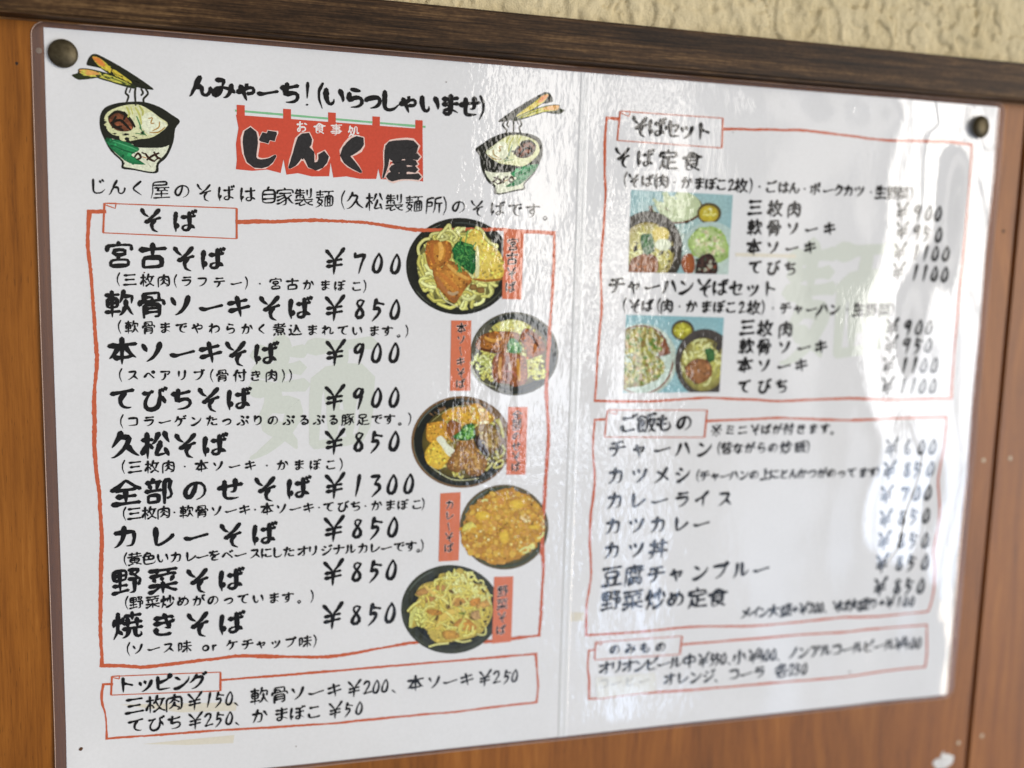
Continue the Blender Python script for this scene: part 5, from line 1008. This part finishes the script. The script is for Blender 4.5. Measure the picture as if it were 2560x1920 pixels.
for x, y in ((700, 990), (1230, 900), (840, 1120), (950, 540), (900, 800), (1110, 740), (560, 700), (960, 1070), (1300, 1000)): p.ell(x, y, rng.uniform(24, 60), rng.uniform(14, 30), (92, 72, 30), (140, 104, 46), .1, 10, 2, rng.uniform(0, 3))
p.noodles(960, 850, 600, 520, 24, 24, [(228, 206, 110), (236, 218, 132), (222, 196, 100)])
p.ell(1130, 915, 60, 18, (112, 128, 44), None, .1, 10, 2)
for q in ([(1240, 300), (1270, 250), (1340, 260), (1350, 320)], [(1400, 380), (1450, 340), (1500, 370), (1490, 440)], [(1540, 1150), (1540, 1270), (1460, 1290), (1390, 1270)], [(1010, 1380), (1150, 1410), (1290, 1380)], [(1520, 480), (1550, 440)], [(560, 1490), (700, 1450), (900, 1430)], [(1640, 760), (1560, 600), (1660, 610)]): p.rib(q, 30, (232, 222, 150))
p.done('food_photo', page[0])['label'] = 'round photo of a dark plate of noodles with fried vegetables'
# set meal photos
q = [(565, 305), (1365, 335), (1330, 970), (540, 945)]
p = Paint(AFF['p1'], clip=q)
p.blob([(540, 290), (950, 300), (1380, 320), (1360, 640), (1345, 990), (930, 980), (520, 960), (540, 620)], (164, 188, 196), (150, 182, 198), .03, 5)
p.ell(960, 660, 130, 90, (176, 190, 190), (164, 188, 196), .03, 20, 3)
p.ell(912, 440, 212, 128, (104, 72, 52), (90, 60, 44), .05); p.ell(912, 428, 198, 122, (204, 210, 180), (188, 196, 164), .03, 40, 5); p.specks([(760, 400), (900, 340), (1060, 400), (1040, 480), (900, 520), (780, 480)], 70, 12, [(220, 224, 200), (196, 202, 170)])
p.ell(1175, 482, 97, 84, (110, 96, 60), (84, 70, 44), .05, 24, 3); p.ell(1172, 486, 78, 66, (206, 186, 66), (176, 150, 50), .12, 20, 3); p.specks([(1110, 480), (1180, 430), (1230, 490), (1170, 540)], 24, 12, [(232, 220, 140), (190, 166, 50), (238, 232, 190)])
p.ell(1190, 810, 250, 262, (196, 206, 208), (180, 196, 202), .03, 40, 3)
p.ell(700, 775, 268, 308, (48, 42, 40), (66, 58, 54), .12, 48, 4); p.ell(690, 790, 208, 236, (206, 198, 130), (150, 130, 70), .10, 40, 5)
p.noodles(690, 780, 190, 210, 50, 13, [(222, 214, 146), (238, 232, 180), (204, 190, 110)]); p.ell(790, 650, 70, 60, (222, 196, 110), None, .06, 16, 2); p.ell(810, 730, 64, 46, (222, 222, 206), None, .04, 16, 2)
p.blob([(560, 850), (680, 800), (760, 830), (770, 930), (680, 990), (550, 990)], (156, 92, 54), (120, 66, 40), .15); p.blob([(640, 660), (720, 650), (740, 780), (660, 800)], (66, 110, 66), (44, 84, 56), .3, 4, .06)
p.blob([(1000, 740), (1060, 620), (1150, 590), (1250, 600), (1320, 700), (1325, 830), (1230, 880), (1090, 840)], (204, 208, 170), (150, 176, 96), .14, 5, .03)
p.specks([(1030, 720), (1120, 610), (1260, 620), (1310, 780), (1200, 840)], 90, 13, [(228, 228, 204), (150, 180, 96), (206, 180, 160), (232, 220, 190), (186, 200, 140)])
p.blob([(970, 820), (1030, 800), (1060, 860), (1050, 950), (980, 950), (955, 880)], (170, 92, 52), (140, 70, 40), .1); p.blob([(1080, 850), (1180, 800), (1240, 880), (1220, 990), (1080, 990)], (70, 46, 42), (52, 34, 34), .25, 4, .03)
p.specks([(1060, 850), (1220, 820), (1240, 950), (1080, 960)], 30, 14, [(120, 60, 44), (60, 70, 60), (40, 30, 34), (176, 170, 160)])
p.done('set_meal_photo', page[1])['label'] = 'square photo of a noodle set meal with rice bowl and salad plate'
q = [(610, 325), (1515, 340), (1475, 1040), (578, 1035)]
p = Paint(AFF['p2'], clip=q)
p.blob([(590, 310), (1060, 320), (1530, 330), (1500, 700), (1490, 1060), (1020, 1060), (560, 1050), (590, 680)], (160, 190, 204), (138, 180, 200), .03, 5)
p.ell(755, 735, 320, 330, (206, 212, 204), (190, 200, 198), .03, 48, 3); p.ell(745, 735, 298, 318, (132, 76, 50), (130, 74, 50), .05, 48, 2); p.ell(742, 735, 284, 304, (204, 214, 214), (196, 208, 208), .03, 48, 3)
RICE = [(560, 520), (700, 450), (850, 455), (935, 545), (925, 640), (880, 680), (950, 760), (950, 840), (880, 920), (720, 975), (560, 960)]
p.blob(RICE, (168, 164, 90), (140, 130, 66), .16, 6, .02); p.specks(RICE, 200, 17, [(190, 180, 104), (120, 140, 58), (206, 190, 130), (140, 112, 66), (98, 128, 50), (196, 160, 110)])
p.ell(1128, 462, 106, 96, (84, 74, 60), (70, 60, 50), .05, 28, 3); p.ell(1124, 466, 88, 76, (190, 180, 60), (150, 140, 50), .12, 24, 3); p.specks([(1060, 460), (1120, 400), (1190, 470), (1120, 530)], 22, 14, [(214, 206, 90), (160, 150, 44)])
p.ell(1335, 765, 280, 318, (58, 54, 56), (78, 70, 70), .12, 48, 4); p.ell(1320, 780, 218, 250, (196, 190, 116), (130, 116, 66), .12, 40, 5)
p.noodles(1310, 760, 196, 220, 56, 14, [(220, 212, 140), (200, 190, 104), (232, 226, 170)])
p.blob([(1150, 800), (1260, 720), (1380, 760), (1400, 880), (1280, 960), (1180, 900)], (166, 112, 76), (124, 78, 50), .18); p.blob([(1330, 640), (1410, 630), (1430, 720), (1380, 760)], (70, 112, 66), (50, 90, 56), .3, 4, .06)
p.done('set_meal_photo', page[1])['label'] = 'square photo of fried rice on a plate beside a noodle bowl'
# ---- brush drawings of a noodle bowl with chopsticks
def drawing(key):
    p = Paint(AFF[key]); K = (34, 34, 28); PW = (232, 228, 214)
    p.blob([(690, 800), (720, 745), (790, 715), (880, 703), (990, 703), (1100, 738), (1190, 795), (1245, 838), (1212, 890), (1197, 990), (1152, 1090), (1097, 1140), (1092, 1195), (1035, 1202), (920, 1178), (838, 1165), (835, 1115), (760, 1040), (705, 930), (688, 870)], K, K, .04, 4)
    p.blob([(715, 832), (745, 770), (850, 728), (950, 722), (1020, 752), (1100, 810), (1160, 865), (1060, 945), (960, 962), (850, 975), (765, 920), (725, 880)], (228, 224, 190), (222, 216, 176), .03, 4)
    p.blob([(750, 955), (850, 985), (930, 1000), (930, 1018), (1100, 1022), (1168, 985), (1148, 1060), (1083, 1128), (1072, 1184), (1030, 1190), (900, 1162), (850, 1150), (848, 1110), (770, 1030)], PW, PW, .02, 4)
    p.blob([(728, 958), (860, 978), (962, 1030), (905, 1070), (940, 1110), (1005, 1140), (890, 1128), (800, 1060), (745, 1000)], (46, 138, 88), (30, 110, 70), .12, 4)
    p.rib([(770, 1000), (860, 1040), (930, 1060)], 10, (24, 92, 58), True); p.rib([(780, 975), (880, 1010), (950, 1040)], 8, (80, 170, 120), True)
    for q in ([(925, 1090), (950, 1060), (970, 1090), (940, 1105)], [(1000, 1060), (1030, 1100), (1070, 1120)], [(1010, 1110), (1050, 1080), (1100, 1060)], [(975, 1055), (1010, 1070)], [(1060, 1050), (1085, 1090), (1110, 1100)], [(1060, 1120), (1100, 1090)]): p.rib(q, 17, (56, 30, 20), True)
    p.rib([(980, 1085), (1010, 1095)], 12, (190, 120, 70), True)
    p.blob([(745, 805), (800, 772), (870, 790), (915, 845), (905, 900), (820, 905), (762, 865)], (150, 84, 60), (74, 44, 30), .25, 4)
    for q in ([(745, 810), (800, 770), (860, 790), (850, 830)], [(760, 850), (830, 830), (900, 900)], [(800, 800), (780, 860), (850, 900)], [(850, 770), (900, 830), (930, 880)], [(770, 880), (840, 870)]): p.rib(q, 20, (30, 24, 18), True)
    p.blob([(985, 792), (1050, 775), (1110, 830), (1155, 870), (1050, 935), (985, 890), (970, 840)], (240, 236, 220), (234, 230, 210), .02, 3)
    for q in ([(1020, 820), (1050, 815), (1040, 850), (1065, 850)], [(1050, 905), (1095, 880), (1100, 840)], [(1030, 915), (1090, 915), (1140, 880)]): p.rib(q, 9, (176, 130, 60), True)
    for q in ([(930, 740), (960, 790), (975, 860)], [(870, 735), (890, 780), (880, 810)], [(900, 735), (915, 790)], [(960, 730), (985, 770), (980, 800)]): p.rib(q, 14, (196, 190, 110), True)
    for q in ([(940, 800), (960, 850), (975, 900)], [(930, 920), (1000, 930)], [(960, 880), (1010, 940)]): p.rib(q, 10, (60, 120, 76), True)
    p.blob([(925, 990), (1000, 965), (1080, 945), (1180, 880), (1185, 985), (1120, 1022), (1010, 1020), (930, 1015)], K, K, .04, 3)
    for q in ([(880, 595), (865, 640), (885, 665), (868, 715)], [(938, 590), (930, 640), (935, 730)], [(1000, 610), (1020, 645), (988, 685), (1000, 720)], [(905, 600), (890, 640)], [(970, 610), (985, 640), (970, 660)]): p.rib(q, 15, (44, 42, 34), True, .02)
    p.blob([(600, 440), (620, 395), (655, 375), (720, 400), (880, 490), (1050, 605), (1030, 618), (940, 600), (800, 540), (690, 470), (640, 440), (610, 455)], (40, 40, 28), (36, 36, 28), .04, 3)
    p.blob([(640, 395), (690, 405), (760, 460), (900, 560), (880, 570), (760, 505), (680, 455)], (226, 190, 70), (214, 200, 80), .04, 3); p.blob([(638, 398), (690, 405), (730, 455), (690, 455)], (232, 130, 70), (226, 150, 70), .04, 3)
    p.blob([(500, 520), (540, 505), (550, 475), (640, 480), (780, 520), (930, 590), (920, 612), (800, 580), (700, 545), (575, 525), (578, 548), (540, 550)], (52, 58, 34), (46, 50, 32), .04, 3)
    p.blob([(555, 482), (640, 488), (780, 528), (900, 586), (800, 570), (690, 535), (570, 520)], (222, 206, 96), (206, 196, 90), .04, 3); p.blob([(552, 482), (630, 487), (690, 510), (640, 520), (568, 518)], (232, 168, 100), (228, 160, 90), .04, 3)
    p.rib([(700, 520), (800, 550), (890, 585)], 8, (96, 110, 50), True)
    return p.done('bowl_drawing', page[0])
drawing('d1')['label'] = 'brush drawing of a noodle bowl with chopsticks pointing left'
drawing('d2')['label'] = 'brush drawing of a noodle bowl with chopsticks pointing right'
# ------------------------------------------------------------------ thumbtacks, nails
def dome(name, x, z, r, hh, yb, mat, parent=None, lip=0.0, n=36, rings=9, tilt=0.0):
    prof = [(r, 0.0)] + ([(r * 1.0, lip)] if lip else [])
    for k in range(1, rings + 1):
        a = math.pi / 2 * k / rings; prof.append((r * math.cos(a), lip + hh * math.sin(a)))
    V = []; F = []
    for rr, y in prof[:-1]:
        for i in range(n):
            a = 2 * math.pi * i / n; V.append((x + rr * math.cos(a), yb - y - tilt * rr * math.cos(a), z + rr * math.sin(a)))
    m = len(prof) - 1; V.append((x, yb - prof[-1][1], z))
    for k in range(m - 1):
        for i in range(n): F.append((k * n + i, k * n + (i + 1) % n, (k + 1) * n + (i + 1) % n, (k + 1) * n + i))
    F += [((m - 1) * n + i, (m - 1) * n + (i + 1) % n, m * n) for i in range(n)]; F.append(tuple(range(n))[::-1])
    return mesh(name, np.array(V) / 1000, F, mat, parent, smooth=True)
tag(dome('thumbtack', -203.6, 139.6, 5.15, 1.9, -float(hgt(-203.6, 139.6)) - 0.5, m_brass, lip=0.35), 'dull bronze domed thumbtack at the corner of the menu above the bowl drawing', 'thumbtack', 'thumbtacks pinning up the menu')
tag(dome('thumbtack', 200.2, 138.4, 5.3, 2.6, -float(hgt(200.2, 138.4)) - 0.9, m_brass, lip=0.5, tilt=-0.22), 'dull bronze domed thumbtack at the glaring corner of the menu nearest the upright joint', 'thumbtack', 'thumbtacks pinning up the menu')
NG = 'pale nail heads in the wood panels'
for x, z, r, lab in ((-211.9, 140.2, 1.1, 'pale nail head under the clear film edge beside the thumbtack'),
                     (221.3, -25.2, 1.15, 'pale nail head between the menu prices and the upright joint'),
                     (237.6, -24.6, 1.15, 'pale nail head right of the upright joint, level with the menu prices'),
                     (221.8, -177.2, 1.15, 'pale nail head left of the joint, below the corner of the menu'),
                     (236.3, -175.0, 1.15, 'pale nail head right of the joint, low down beneath the menu')):
    tag(dome('nail_head', x, z, r, 0.14, BY, m_nail, n=18, rings=4), lab, 'nail', NG)
fl = [(-6.6, -3.0), (-4.6, -0.6), (-2.6, -1.0), (-1.4, 1.6), (-0.2, 3.0), (0.8, 0.9), (2.8, 1.4), (4.4, 0.2), (6.6, -0.6), (5.8, -4.4), (1.6, -7.0), (-3.8, -6.4)]
V = [(213.0 + a, BY - 0.12 - 0.1 * (i % 2), -183.8 + b_) for i, (a, b_) in enumerate(fl)] + [(213.0, BY - 0.45, -185.4)] + [(213.0 + a * 1.03, BY, -183.8 + b_ * 1.03) for a, b_ in fl]
nf = len(fl); F = [(i, (i + 1) % nf, nf) for i in range(nf)] + [(i, nf + 1 + i, nf + 1 + (i + 1) % nf, (i + 1) % nf) for i in range(nf)]
tag(mesh('paint_fleck', np.array(V) / 1000, F, m_fleck), 'white fleck of paint on the wood panel below the menu', 'paint fleck')
